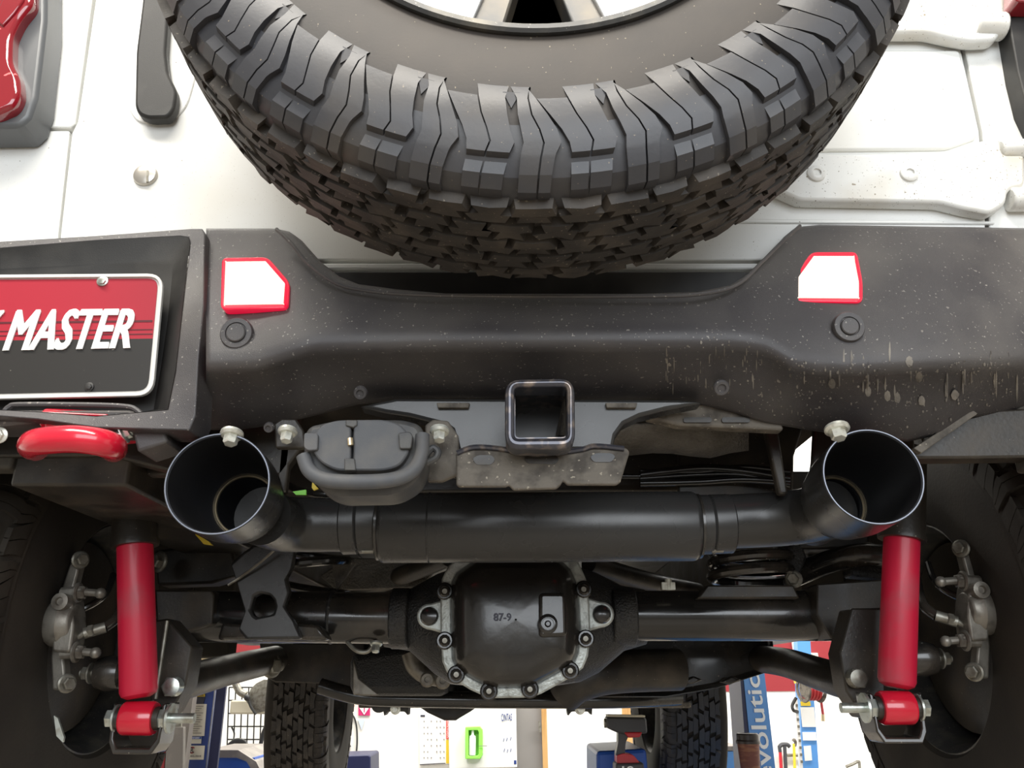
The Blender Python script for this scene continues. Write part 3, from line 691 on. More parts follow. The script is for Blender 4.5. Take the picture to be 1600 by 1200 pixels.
def tip(cx, cy, rpx, back, YF=.86, YB=1.0, label=None, flip=1):
    f = P(cx, cy, YF); bk = P(back[0], back[1], YB); ax = (bk-f); Ln = ax.length; ax.normalize()
    r = rpx*S(cy, YF)*1.0
    mb = MB(); mb.lathe(f, ax, [(r*.955,.001),(r,.0),(r,.05),(r*.99,Ln*.5),(r*.90,Ln*.8),(r*.75,Ln)], 72, caps=False)
    t = build('exhaust_tip', mb, M['muffler'], V, label)
    inn_ = MB(); inn_.lathe(f, ax, [(r*.955,.001),(r*.94,Ln*.45),(r*.84,Ln*.75),(r*.68,Ln*.97),(r*.62,Ln),(r*.60,Ln+.03),(r*.6,Ln+.1),(.001,Ln+.1)], 72, caps=False)
    build('inner_wall', inn_, M['tipin'], t, 'sooty inside of the tip')
    rg = MB(); rg.lathe(f, ax, [(r*.945,.0015),(r*.965,-.0012),(r*.985,-.0012),(r*1.0,.0015)], 72, caps=False)
    build('tip_rim', rg, M['tiprim'], t, 'bare steel rim')
    build('inlet_ring', MB().lathe(f, ax, [(r*.62,Ln*.985),(r*.63,Ln*.968),(r*.665,Ln*.975)], 60, caps=False), M['weld'], t, 'thin gold-coloured inlet ring')
    return t
tip(340,755,81,(385,790), YB=.99, label='wide black slant exhaust tip on the left')
tip(1364,744,77,(1304,790), YB=1.0, label='wide black slant exhaust tip on the right')

# ---------- rear shocks ----------
def shock(tx, bx, ty, by, boot, W, side):
    Y = 1.2; s = S(975, Y)
    t_ = P(tx, ty, Y); b_ = P(bx, by, Y)
    e = empty('shock_absorber', b_, None, None); e.parent = V; e.location = b_ - WL[V.name]
    tag(e, 'dusty red shock absorber beside the %s rear wheel' % ('left' if side < 0 else 'right'))
    ax = (t_-b_).normalized(); L = (t_-b_).length; r = W/2*s
    sb = MB(); sb.lathe(b_, ax, [(r*.6,-.004),(r*.9,0),(r,.006),(r,L+.05)], 40)
    build('shock_body', sb, M['redshock'], e)
    bt = P(boot[0], boot[1], Y)
    build('dust_boot', MB().lathe(t_-ax*.002, (bt-t_), [(r*1.0,0),(r*1.32,.0),(r*1.34,.004),(r*1.27,.012),(r*1.22,(bt-t_).length)], 32), M['under'], e, 'dusty black shock dust cover')
    ey = b_ - ax*.030
    build('shock_eye', MB().lathe(ey-Vector((.024,0,0)), (1,0,0), [(.010,.002),(.020,.002),(.022,.005),(.022,.043),(.020,.046),(.010,.046)], 28), M['red'], e, 'glossy red shock eye')
    build('eye_sleeve', MB().lathe(ey-Vector((.029,0,0)), (1,0,0), [(.015,0),(.015,.058)], 20), M['under'], e)
    d = -side
    bb = MB(); bb.tube([ey-Vector((d*.03,0,0)), ey+Vector((d*.075,0,0))], .0065, 14)
    bb.bolt(ey+Vector((-d*.029,0,0)), (-d,0,0), .012, .015); bb.bolt(ey+Vector((d*.044,0,0)), (-d,0,0), .013, .018)
    build('shock_bolt', bb, M['boltm'], e, 'bright zinc shock bolt', smooth=30)
    hk = [ey+Vector((-.036,-.006,.02)), ey+Vector((-.034,-.008,-.03)), ey+Vector((-.026,-.01,-.044)), ey+Vector((.026,-.01,-.044)), ey+Vector((.034,-.008,-.03)), ey+Vector((.036,-.006,.02))]
    hk2 = [p+(ey-p)*.16 for p in hk]
    o = hk + list(reversed(hk2))
    build('eye_bracket', MB().prism(o, (0,.05,0)), M['gloss'], e, bevel=.002)
    return e
shock(211,217,852,1086,(211,700),55,-1)
shock(1409,1401,842,1070,(1414,700),55,1)
# axle brackets behind the shocks
def sk2(name, pxs, Y, th, m='under', label=None, bevel=.003, r=0): return build(name, MB().pp(rpoly(pxs, r) if r else pxs, Y, th), M[m], V, label, bevel=bevel)
sk2('axle_bracket', [(238,970),(262,966),(300,1010),(290,1070),(268,1112),(250,1130),(196,1140),(196,1120),(234,1100)], 1.27, .05, 'under')
sk2('axle_bracket', [(1330,950),(1382,950),(1384,1100),(1400,1128),(1350,1122),(1322,1080),(1312,1020)], 1.27, .05, 'under')
build('bracket_edge', MB().tube([P(261,970,1.262),P(243,1092,1.262)], .003, 8), M['boltd'], V)
for x, y in ((273,1073),(1336,1060)):
    b = MB(); b.bolt(P(x,y,1.265), (0,-1,0), .0145 , .016, False); b.lathe(P(x,y,1.262),(0,-1,0),[(.014,0),(.012,.014),(.004,.016)],18)
    build('arm_bolt', b, M['boltd'] if x > 800 else M['boltm'], V, 'domed bracket bolt', smooth=30)
# brake-side link studs
for sd, px, x2 in ((-1,150,180),(1,1462,1425)):
    y_ = 1052 if sd < 0 else 1029
    build('link_bushing', MB().lathe(P(px,y_,1.29), (-sd,0,0), [(.006,0),(.022,.004),(.026,.02),(.022,.038),(.014,.044)], 24), M['gloss'], V)
    b = MB(); b.tube([P(px,y_,1.29), P(px+sd*24,y_,1.29)], .0055, 12); b.bolt(P(px+sd*6,y_,1.29), (sd,0,0), .010, .014)
    build('link_stud', b, M['boltd'], V, 'dull steel link stud', smooth=30)

# ---------- rear axle ----------
AY = 1.46; as_ = S(965, AY)
ax_l, ax_r = P(232,962,AY), P(1372,962,AY)
axle = build('rear_axle', MB().tube([ax_l, P(640,966,AY)], 39*as_, 40), M['gloss'], V, 'black axle tube across the underside')
build('axle_tube', MB().tube([P(960,962,AY), ax_r], 38*as_, 40), M['gloss'], axle)
for p0, p1, r in ((P(612,966,AY),P(640,966,AY),46),(P(955,964,AY),P(992,964,AY),44),(P(516,964,AY),P(522,964,AY),41)):
    build('axle_collar', MB().tube([p0,p1], r*as_, 36), M['cast'], axle, bevel=.003)
h = MB(); hc = P(806,960,AY)
def hp_(px, rpx, sc_=1): return (P(px,966,AY), rpx*as_)
rows = []
for px, rz, ry, cz in ((600,42,42,966),(640,48,46,966),(680,76,60,972),(705,88,80,975),(760,98,85,970),(850,98,85,970),(905,88,80,972),(935,76,60,970),(975,50,48,964),(1010,42,42,962)):
    c0 = P(px, cz, AY)
    rows.append([c0 + Vector((0, math.cos(t)*ry*as_*.9 + .02, math.sin(t)*rz*as_)) for t in [2*math.pi*k/28 for k in range(28)]])
build('differential_housing', h.grid(rows, True, True), M['cast'], axle, 'rough cast differential housing')
CY = 1.335
co = [(700,884),(690,905),(688,940),(688,985),(691,1034),(698,1050),(712,1064),(735,1078),(757,1088),(768,1091),(829,1090),(846,1084),(893,1058),(911,1044),(919,1025),(923,990),(921,945),(916,905),(905,880),(880,856),(740,856)]
ci = shrink(co, 17)
fl = build('cover_flange', MB().ring([P(x,y,CY) for x,y in co], [P(x,y,CY-.002) for x,y in ci], (0,.03,0)), M['castgrey'], axle, 'bare grey flange around the differential cover', bevel=.003)
rows = [[P(x,y,CY+.004) for x,y in shrink(co, 15)], [P(x,y,CY-.012) for x,y in shrink(co, 19)], [P(x,y,CY-.030) for x,y in shrink(co, 26)], [P(x,y,CY-.040) for x,y in shrink(co, 36)]]
cxm, cym = 806, 968
lst = shrink(co, 36)
ell = [(cxm + math.cos(math.atan2(y-cym, x-cxm))*84, cym + math.sin(math.atan2(y-cym, x-cxm))*80) for x, y in lst]
for k, yy in ((.92,-.0445),(.8,-.0475),(.62,-.050),(.42,-.0515),(.22,-.0525),(.02,-.053)):
    e_ = (1-k)**.6
    rows.append([P(lerp(cxm+(x-cxm)*k, cxm+(ex-cxm)*k, e_), lerp(cym+(y-cym)*k, cym+(ey-cym)*k, e_), CY+yy) for (x,y),(ex,ey) in zip(lst, ell)])
dc = build('differential_cover', MB().grid(rows, True), M['cover'], axle, 'domed gloss black differential cover', smooth=60)
build('cover_boss', MB().prism([P(x,y,CY-.058) for x,y in rpoly([(842,926),(884,926),(886,994),(842,996)], 8)], (0,.03,0)), M['cover'], axle, bevel=.006)
pg = MB(); pg.lathe(P(856,975,CY-.057), (0,-1,0), [(.0145,0),(.0145,.004),(.011,.006),(.009,.006),(.0085,.002),(.005,.002),(.003,.006),(0,.006)], 28)
build('fill_plug', pg, M['gloss'], axle)
text('cast_number', '87-9', [(771,958),(799,958),(799,970),(771,970)], CY-.0525, M['ink'], axle, th=.003, fat=.03)
for x, y in ((695,924),(695,1001),(713,1054),(764,1080),(828,1077),(891,1048),(915,998),(912,921)):
    b = MB(); b.lathe(P(x,y,CY-.001), (0,-1,0), [(.0135,-.006),(.0135,.004),(.0115,.006)], 20); b.lathe(P(x,y,CY-.006), (0,-1,0), [(.0095,0),(.009,.007),(.007,.009),(.003,.006)], 10)
    c_ = build('cover_bolt', b, M['gloss'], axle, 'black flange bolt')
    build('bolt_centre', MB().lathe(P(x,y,CY-.0135), (0,-1,0), [(.0045,0),(.004,.003),(.001,.003)], 12), M['boltd'], axle)
for x, y, s in ((671,963,-1),(940,960,1)):
    pts = [(x-s*22,y-26),(x-s*2,y-20)] + [(x+s*20*math.sin(t), y-20*math.cos(t)) for t in [math.pi*k/10 for k in range(11)]] + [(x-s*22,y+26)]
    build('housing_ear', MB().pp(pts, CY+.012, .03), M['castgrey'], axle, bevel=.003)
    build('ear_bolt', MB().lathe(P(x,y,CY+.012), (0,-1,0), [(.0145,0),(.0145,.004),(.012,.008),(.006,.010),(0,.0105)], 24), M['gloss'], axle)
# left tower bracket (pressed steel with hole)
tow_o = [(398,850),(462,850),(456,885),(447,902),(452,925),(444,948),(462,975),(470,998),(385,1000),(372,985),(382,955),(366,900),(360,880),(380,862)]
hole = [(410+20*math.cos(2*math.pi*k/14 - math.pi*.6), 947+20*math.sin(2*math.pi*k/14 - math.pi*.6)) for k in range(14)]
# align outer and hole by angle
tow_s = sorted(tow_o, key=lambda p: math.atan2(p[1]-947, p[0]-410)); hole_s = sorted([(410+20*math.cos(math.atan2(p[1]-947,p[0]-410)), 947+20*math.sin(math.atan2(p[1]-947,p[0]-410))) for p in tow_s], key=lambda p: math.atan2(p[1]-947, p[0]-410))
build('pressed_bracket', MB().ring([P(x,y,1.36) for x,y in tow_s], [P(x,y,1.36) for x,y in hole_s], (0,.02,0)), M['muffler'], axle, 'pressed black steel bracket with a round hole', bevel=.005)
for x, ww in ((346,44),(454,44)):
    build('saddle_flange', MB().prism([P(x,972,1.375),P(x+ww,976,1.375),P(x+ww+14,1000,1.38),P(x-8,1000,1.38)], (0,.05,0)), M['gloss'], axle, bevel=.006)
build('bracket_strap', MB().tube(spline([P(356,914,1.35),P(378,900,1.35),P(405,880,1.34),P(428,860,1.33)]), .0022, 6), M['boltd'], axle)
# boxes and brackets left and right on the tubes
sk2('track_bar_bracket', [(242,922),(330,922),(334,930),(332,975),(246,1000)], 1.40, .08)
sk2('track_bar_bracket', [(1276,912),(1380,905),(1380,952),(1330,955),(1300,1000),(1276,960)], 1.39, .08)
sk2('spring_seat', [(1105,914),(1240,914),(1250,935),(1090,935)], 1.40, .05, 'under', bevel=.003)
# coil springs
def coil(cx, cy0, cy1, turns, Y, rpx, wire, name='coil_spring'):
    s = S(cy0, Y); c0 = P(cx, cy0, Y+rpx*s); c1 = P(cx, cy1, Y+rpx*s); pts = []
    N = int(turns*22)
    for k in range(N+1):
        t = k/N; a = 2*math.pi*turns*t
        pts.append(c0.lerp(c1, t) + Vector((math.cos(a)*rpx*s, math.sin(a)*rpx*s, 0)))
    return build(name, MB().tube(pts, wire, 10), M['gloss'], V, 'black coil spring')
coil(1172,910,850,3.0,1.36,62,.009); coil(480,930,760,3.2,1.40,66,.008)
# upper track bar / panhard, sway bar
pipe('track_bar', [P(1240,900,1.5),P(1290,880,1.46),P(1340,868,1.42),P(1400,872,1.4)], .02, 'gloss')
pipe('upper_arm', [P(700,870,1.5),P(640,895,1.6),P(560,925,1.75)], .018, 'under')
pipe('upper_arm', [P(920,880,1.5),P(1000,905,1.6),P(1090,925,1.75)], .018, 'under')
# lower control arms
pipe('control_arm', [P(236,1078,1.42),P(300,1062,1.55),P(360,1046,1.75),P(430,1030,2.0)], .030, 'under', label='black lower control arm on the left')
pipe('control_arm', [P(1350,1072,1.45),P(1290,1056,1.6),P(1230,1036,1.85),P(1190,1030,2.0)], .030, 'under', label='black lower control arm on the right')
b = MB(); b.bolt(P(424,1041,1.93), (1,-.8,0), .017, .02); b.tube([P(424,1040,1.95),P(440,1040,1.97)], .012, 12)
build('arm_bolt', b, M['boltd'], V, 'dull steel control arm bolt', smooth=30)
sk2('arm_bracket', [(405,1005),(570,1005),(570,1092),(545,1088),(500,1068),(430,1066),(412,1056)], 2.06, .06, 'under')

# ---------- underside fill: floor pan, rails, crossmembers ----------
def wbox(name, x0, x1, y0, y1, z0, z1, m='under', label=None, bevel=.004, parent=V):
    return build(name, MB().box(((x0+x1)/2, (y0+y1)/2, (z0+z1)/2), (x1-x0, y1-y0, z1-z0)), M[m], parent, label, bevel=bevel)
H = CAM_H
wbox('floor_pan', -.62, .47, .99, 1.95, H+.36, H+.39)
wbox('floor_pan', -.62, .62, 1.95, 4.0, H+.36, H+.39)
sk2('gap_blocker_panel', [(1100,646),(1262,646),(1241,712),(1240,785),(1060,785),(1060,690)], 1.16, .01)  # added dark sheet, blocks the light left of the see-through gap
sk2('gap_blocker_panel', [(1273,646),(1430,646),(1430,770),(1262,770),(1269,722)], 1.03, .01)  # second added sheet, blocks the light right of the gap
wbox('frame_rail', -.60, -.46, .96, 4.05, H+.22, H+.36, 'under')
wbox('frame_rail', .50, .63, 1.45, 4.05, H+.22, H+.36, 'under')
wbox('rear_crossmember', -.60, .30, 1.22, 1.30, H+.27, H+.36, 'under')
sk2('frame_end', [(228,640),(470,640),(470,700),(440,742),(228,742)], 1.0, .02)
wbox('wheel_liner', -1.15, -.60, 1.0, 1.9, H+.40, H+.43, 'well')
wbox('wheel_liner', .76, 1.15, 1.0, 1.9, H+.40, H+.43, 'well')
wbox('wheel_liner', .60, 1.15, 1.75, 1.9, H+.10, H+.43, 'well')
wbox('wheel_liner', -1.15, -.62, 1.88, 1.94, H+.05, H+.43, 'well')
wbox('mud_flap_panel', -1.2, -.60, .955, .985, H+.24, H+.44, 'well')
wbox('mud_flap_panel', .62, 1.2, .955, .985, H+.24, H+.44, 'well')
wbox('firewall', -.75, .75, 3.95, 4.0, H+.02, H+.40, 'well')
wbox('rocker_panel', -.92, -.75, 2.1, 3.0, H+.12, H+.40, 'under')
wbox('rocker_panel', .75, .90, 2.1, 3.0, H+.12, H+.40, 'under')
# pixel-placed underside parts
build('heat_shield', MB().grid([[P(900+x*30, 664+ (4*math.sin(x*1.1) if r else 0) + r*16 - (6 if x > 7 else 0), 1.0+.02*r) for x in range(10)] for r in range(4)]), M['heat'], V, 'crumpled grey heat shield beside the receiver').modifiers.new('s','SOLIDIFY').thickness = .003
sk2('tow_bar_flange', [(1040,628),(1110,622),(1180,636),(1220,652),(1225,672),(1060,664),(1010,652)], .93, .02, 'platedirt')
for x in (1150,1090):
    build('slot', MB().pp(rpoly([(x-22,652),(x+22,652),(x+22,660),(x-22,660)],4,3), .927, .004), M['under'], V)
sk2('support_rod', [(1196,672),(1216,672),(1232,772),(1218,772)], 1.02, .015)
sk2('support_rod', [(438,684),(456,684),(446,770),(430,770)], 1.0, .015)
for k, (y0, y1, rr) in enumerate(((742,752,.006),(748,762,.004),(755,757,.005),(736,742,.004))):
    pipe('cable', [P(1000,y0,1.15),P(1090,y0-10+k*4,1.15),P(1160,y0-6,1.14),P(1235,y1-4,1.12)], rr, 'gloss', n=6)
pipe('cable', [P(690,742,1.15),P(740,746,1.15),P(820,744,1.15),P(1000,744,1.15)], .004, 'gloss', n=6)
pipe('cable', [P(300,742,1.15),P(420,748,1.15),P(480,770,1.1),P(560,772,1.1)], .005, 'gloss', n=6)
build('marker_tag', MB().pp([(457,768),(478,765),(478,773),(462,773)], 1.0, .004), M['green'], V, 'small green tag', smooth=0)
build('marker_tag', MB().pp([(488,753),(497,763),(490,766),(487,762)], 1.0, .004), M['yellow'], V, 'small yellow tag', smooth=0)
# fuel tank and skid
tk = [(900,1010),(930,992),(1040,985),(1180,985),(1208,995),(1212,1036),(1195,1052),(1120,1076),(1040,1090),(900,1090),(872,1075),(880,1040)]
rows = [[P(x,y,2.0) for x,y in shrink(tk, 6)], [P(x,y,1.96+.03) for x,y in tk], [p+Vector((0,.55,0)) for p in [P(x,y,1.99) for x,y in tk]]]
build('fuel_tank_skid', MB().grid(rows, True, True), M['gloss'], V, 'black fuel tank skid pan right of the differential', bevel=.01)
for x0 in (945,1010,1065,1125):
    sk2('skid_rib', [(x0,1066),(x0+18,1056),(x0+34,1062),(x0+16,1070)], 1.955, .02, 'gloss', bevel=.004)
pipe('exhaust_pipe', [P(880,1080,1.9),P(905,1062,1.88),P(960,1050,1.9),P(1060,1046,1.95)], .045, 'under', n=6)
sk2('transfer_case', [(545,1020),(640,1005),(700,1010),(700,1088),(545,1088)], 1.9, .35, 'cast', bevel=.02)
sk2('gearbox_pan', [(420,940),(1130,940),(1130,1015),(1000,1088),(560,1088),(545,1060),(420,1040)], 2.5, .25, 'under', bevel=.02)
build('case_flange', MB().tube(spline([P(640,1020,1.86),P(648,1042,1.86),P(668,1056,1.86),P(700,1060,1.86)]), .018, 12), M['caliper'], V, 'grey cast gearbox flange')
for x, y, r in ((668,1062,.012),(692,1064,.013)):
    build('case_bolt', MB().lathe(P(x,y,1.84), (0,-1,0), [(r*1.3,0),(r*1.3,.006),(r,.009),(r*.5,.009),(r*.45,.004)], 18), M['caliper'], V)
sk2('gusset', [(552,1030),(560,1060),(592,1086),(552,1086)], 1.84, .01, 'caliper', bevel=.002)
pipe('parking_cable', [P(540,1000,1.45),P(556,1016,1.44),P(574,1018,1.44),P(586,1004,1.44)], .0035, 'boltd', n=6)
b = MB(); b.bolt(P(588,1004,1.42), (0,-.3,-1), .007, .016); build('cable_clamp', b, M['boltm'], V, 'bright clamp bolt', smooth=30)
b = MB(); b.box(P(1044,916,1.40), (.022,.01,.012)); b.tube([P(1044,905,1.4),P(1045,922,1.4)], .006, 10); build('cable_clamp', b, M['boltw'], V, 'pale plastic cable clip', smooth=30)
pipe('crossmember', [P(500,1072,2.0),P(560,1088,2.0),P(640,1092,2.0),P(780,1094,2.0),P(960,1094,2.02),P(1060,1090,2.1)], .018, 'gloss', label='black crossmember bar', n=6)
wbox('crossmember_plate', P(560,1100,2.1).x, P(1080,1100,2.1).x, 2.1, 2.9, P(0,1098,2.1).z-.012, P(0,1098,2.1).z+.002, 'platedirt')
sk2('skid_bowl', [(645,1098),(752,1098),(735,1112),(718,1122),(712,1126),(694,1126),(668,1114)], 2.15, .3, 'black', bevel=.008)
for x in (617,905):
    sk2('mount_foot', [(x-13,1100),(x+14,1100),(x+21,1104),(x+20,1118),(x+15,1112),(x-12,1112),(x-17,1119),(x-19,1108)], 2.05, .05, 'black', bevel=.003)
    build('mount_bolt', MB().bolt(P(x+1,1108,2.04), (0,-1,0), .008, .012), M['boltw'], V, smooth=30)
build('mount_foot', MB().lathe(P(592,1101,2.05), (0,-1,0), [(.0,-.03),(.018,-.03),(.018,.0),(.006,.002)], 18), M['black'], V)
pipe('drain_strip', [P(588,1097,2.04),P(612,1100,2.03),P(650,1101,2.04)], .004, 'boltw', n=5)
# bits seen between muffler and axle
sk2('stamped_plate', [(540,872),(690,872),(660,918),(525,922),(500,900)], 1.62, .02, 'heat', bevel=.002)
sk2('stamped_plate', [(1255,850),(1306,838),(1306,868),(1268,884)], 1.52, .01, 'connector', 'pale dusty bracket plate', bevel=.002)
sk2('bracket_tab', [(518,880),(545,868),(555,880),(526,922)], 1.5, .01, 'platedirt', bevel=.001)
for x, y, r in ((1357,865,.013),(1240,905,.010),(250,878,.012),(440,858,.008)):
    b = MB(); b.bolt(P(x,y,1.42), (-.5,-1,0), r, r*1.2); build('frame_bolt', b, M['boltd'], V, smooth=30)
sk2('frame_bracket', [(1215,850),(1250,842),(1262,870),(1250,900),(1225,895)], 1.45, .04, 'cast', bevel=.005)
sk2('frame_bracket', [(1335,865),(1380,860),(1385,905),(1330,900)], 1.45, .04, 'cast', bevel=.005)
sk2('frame_bracket', [(240,860),(360,845),(370,900),(330,912),(245,915)], 1.50, .05, 'under', bevel=.005)
sk2('yellow_strip', [(302,832),(326,846),(332,852),(318,850)], 1.3, .006, 'yellow', 'yellow strip behind the left tip', bevel=0)
# ---------- road wheels ----------
def road_wheel(label, c, sgn, R, W, rimR, inner_rim=True, periods=26, ncol=48, rows=5, seed=2, m='rubberdirt', tilt=0, both=False):
    """sgn: direction (along x) towards the car's centre, the face that is seen"""
    c = Vector(c)
    e = empty('road_wheel', c, None, None); e.parent = V; e.location = c - WL[V.name]; tag(e, label)
    ax = Vector((sgn, tilt, 0)).normalized()
    car, bl, trd = tire_mesh(c, ax, R, W, rimR, periods=periods, rows=rows, ncol=ncol, side_depth=.06, seg=72, lug=.008, seed=seed, both=both)
    build('tire', car, M['rubberdark'], e); build('shoulder_lugs', bl, M[m], e, smooth=25); build('tread', trd, M[m], e, smooth=25)
    k = W*.5
    b = MB(); b.lathe(c, ax, [(rimR+.004, k*.80),(rimR+.008,k*.90),(rimR-.002,k*.93),(rimR-.012,k*.80),(rimR-.02,k*.5),(rimR-.03,-k*.3),(rimR-.05,-k*.4)], 64, caps=False)
    build('rim_barrel', b, M['lipdark'], e, 'dark rim barrel')
    b = MB(); b.lathe(c, ax, [(rimR-.04,-k*.45),(.05,-k*.35),(.05,-k*.55),(rimR-.04,-k*.6)], 48); build('wheel_disc', b, M['rimdark'], e)
    return e, ax
RWL = Vector((-.807, 1.45, CAM_H + .075)); RWR = Vector((.83, 1.45, CAM_H + .075))
for cc, sg, nm in ((RWL, 1, 'left'), (RWR, -1, 'right')):
    e, ax = road_wheel('dark %s rear wheel seen from inside with its brake' % nm, cc, sg, .385, .26, .185, m='rubberdark', ncol=40, rows=4)
    b = MB(); b.lathe(cc, ax, [(.15,.02),(.15,.045),(.09,.045),(.09,.06),(.04,.065)], 48); build('brake_disc', b, M['under'], e)
    b = MB(); b.lathe(cc, ax, [(.155,.062),(.155,.066),(.05,.07)], 40); build('dust_shield', b, M['under'], e)
def brake(side):
    # side -1 left, +1 right ; pixel table written for the right, mirrored for the left
    def Q(x, y, Y=1.22):
        Y += .03
        if side > 0: return P(x, y, Y)
        return P(1627 - x, y + 18*(1 if y > 900 else 1), Y)
    e = empty('brake_caliper', Q(1520,960), None, None); e.parent = V; e.location = Q(1520,960) - WL[V.name]
    tag(e, 'dirty grey %s rear brake caliper with its bracket and bolts' % ('right' if side > 0 else 'left'))
    br = MB(); br.prism([Q(x,y,1.235) for x,y in [(1500,852),(1514,850),(1524,880),(1536,915),(1545,960),(1548,1010),(1546,1060),(1524,1062),(1528,1010),(1526,960),(1516,915),(1508,885)]], (0,.02,0))
    build('caliper_bracket', br, M['caliper'], e, bevel=.003)
    d = -side
    b = MB(); b.lathe(Q(1546,955,1.22), (d,0,0), [(.03,0),(.034,.006),(.034,.022),(.029,.028),(.027,.036),(.02,.039)], 30)
    build('caliper_piston', b, M['caliper'], e, bevel=.002)
    b = MB(); b.prism([Q(x,y,1.20) for x,y in rpoly([(1516,912),(1542,908),(1546,1000),(1518,1002),(1512,960)], 6)], (0,.04,0)); build('caliper_body', b, M['caliper'], e, bevel=.005)
    b = MB(); b.lathe(Q(1532,922,1.19), (0,-1,0), [(.012,-.01),(.012,.004),(.006,.005),(.005,.001)], 20); build('bleed_cap', b, M['caliper'], e)
    for y, L in ((909,60),(1002,52)):
        b = MB(); b.tube([Q(1530,y,1.215), Q(1530-L*.55,y-2,1.215)], .009, 12); b.tube([Q(1530-L*.55,y-2,1.215), Q(1530-L,y,1.215)], .0055, 10); b.sph(Q(1530-L,y,1.215), .008); b.bolt(Q(1530-L*.4,y-1,1.215), (d,0,0), .010, .012)
        build('slide_pin', b, M['caliper'], e, smooth=30)
    for x, y in ((1502,857),(1523,1050)):
        b = MB(); b.bolt(Q(x,y,1.232), (d,-.8,0), .009, .012); build('bracket_bolt', b, M['boltd'], e, smooth=30)
    b = MB(); b.tube(spline([Q(1534,985),Q(1510,980),Q(1490,968),Q(1475,962)]), .0045, 10); build('brake_line', b, M['boltd'], e, 'steel brake line')
    b = MB(); b.tube([Q(1496,972,1.215),Q(1462,962,1.225)], .008, 12); b.bolt(Q(1490,969,1.217), (d,0,.2), .009, .01, False); build('line_fitting', b, M['boltd'], e)
    b = MB(); b.tube(spline([Q(1464,963,1.225),Q(1445,948,1.24),Q(1436,925,1.27),Q(1430,895,1.3)]), .0075, 12); build('brake_hose', b, M['gloss'], e, 'black rubber brake hose')
    b = MB(); b.tube(spline([Q(1524,940,1.26),Q(1490,930,1.27),Q(1462,910,1.29),Q(1450,880,1.32)]), .005, 10); build('parking_brake_cable', b, M['gloss'], e)
brake(1); brake(-1)
sk = build('rim_clip', MB().prism([P(x,y,1.18) for x,y in [(84,1118),(90,1122),(100,1152),(98,1160),(88,1150)]], (0,.004,0)), M['boltm'], V, 'bright wheel weight on the rim')
road_wheel('left front wheel, brown dusty tread, far ahead under the vehicle', (-.765, 3.4, CAM_H-.03), 1, .44, .21, .22, m='rubberdirt', ncol=50, rows=4, seed=5, tilt=.07)
road_wheel('right front wheel with black zigzag tread, far ahead under the vehicle', (.625, 3.4, CAM_H-.03), -1, .44, .22, .22, m='fronttread', ncol=50, rows=4, seed=6, tilt=0)

# ---------- shop background ----------
def root(name, loc, label, cat, group=None): return empty(name, loc, label, cat, group)
def part(name, pxs, Y, th, m, parent, label=None, bevel=0, smooth=0): return build(name, MB().pp(pxs, Y, th), M[m], parent, label, bevel=bevel, smooth=smooth)
def base(px, Y): p = P(px, 1100, Y); return (p.x, Y, 0)
# left lift post
LY = 3.9
lp = root('lift_post', base(300, LY), 'dark blue lift post on the left covered with warning labels', 'lift post', 'vehicle lift posts')
x0, x1 = P(283,1140,LY).x, P(327,1140,LY).x
build('column', MB().box(((x0+x1)/2, LY+.08, 1.35), (x1-x0, .16, 2.7)), M['navy'], lp, bevel=.003)
x2 = P(344,1140,LY).x
build('side_flange', MB().box(((x1+x2)/2+.004, LY+.02, 1.35), (x2-x1-.006, .02, 2.7)), M['deepblue'], lp, bevel=.002)
build('base_plate', MB().box(((x0+x1)/2, LY+.1, .01), (.4,.4,.02)), M['navy'], lp)
ld = LY-.003
part('warning_label', [(296,1084),(321,1084),(318,1100),(294,1100)], ld, .002, 'ink', lp, 'black warning label')
part('warning_strip', [(298,1084.5),(320,1084.5),(320,1088.5),(298,1088.5)], ld-.003, .002, 'yellow', lp, 'yellow caution strip')
text('lettering', 'CAUTION', [(303,1085),(318,1085),(318,1088),(303,1088)], ld-.006, M['ink'], lp)
part('instruction_label', [(291,1100),(323,1100),(319,1150),(287,1150)], ld, .002, 'paper', lp, 'pale instruction label full of small print')
for k in range(13):
    y = 1103+k*3.5
    part('print_line', [(294-k*.2,y),(318-k*.3-(k%3)*3,y),(318-k*.3-(k%3)*3,y+.9),(294-k*.2,y+.9)], ld-.003, .001, 'cardgrey', lp)
part('notice_label', [(290,1151),(315,1151),(314,1162),(289,1162)], ld, .002, 'paper', lp)
part('notice_strip', [(290.5,1151.5),(314.5,1151.5),(314.5,1154.5),(290.5,1154.5)], ld-.003, .001, 'midblue', lp)
text('lettering', 'IMPORTANT', [(294,1152),(312,1152),(312,1154),(294,1154)], ld-.006, M['white'], lp)
part('maker_label', [(284,1165),(320,1165),(318,1187),(282,1187)], ld, .002, 'paper', lp, 'white maker label with a round dark red mark')
mk = MB(); pm = P(300,1172,ld-.003)
mk.grid([[pm+Vector((math.cos(a)*.014,0,math.sin(a)*.014)) for a in [rd(40+k*28) for k in range(11)]],[pm+Vector((math.cos(a)*.009,0,math.sin(a)*.009)) for a in [rd(40+k*28) for k in range(11)]]])
build('round_mark', mk, M['wallred'], lp, smooth=0)
text('lettering', 'R', [(297,1168),(303,1168),(303,1176),(297,1176)], ld-.004, M['ink'], lp)
text('lettering', '(877) 000-0010'.replace('000-0010','455-0010'), [(287,1180),(314,1180),(314,1184),(287,1184)], ld-.004, M['ink'], lp)
build('lift_arrow', MB().pp([(304,1081),(316,1081),(310,1086)], ld-.004, .001), M['white'], lp, smooth=0)
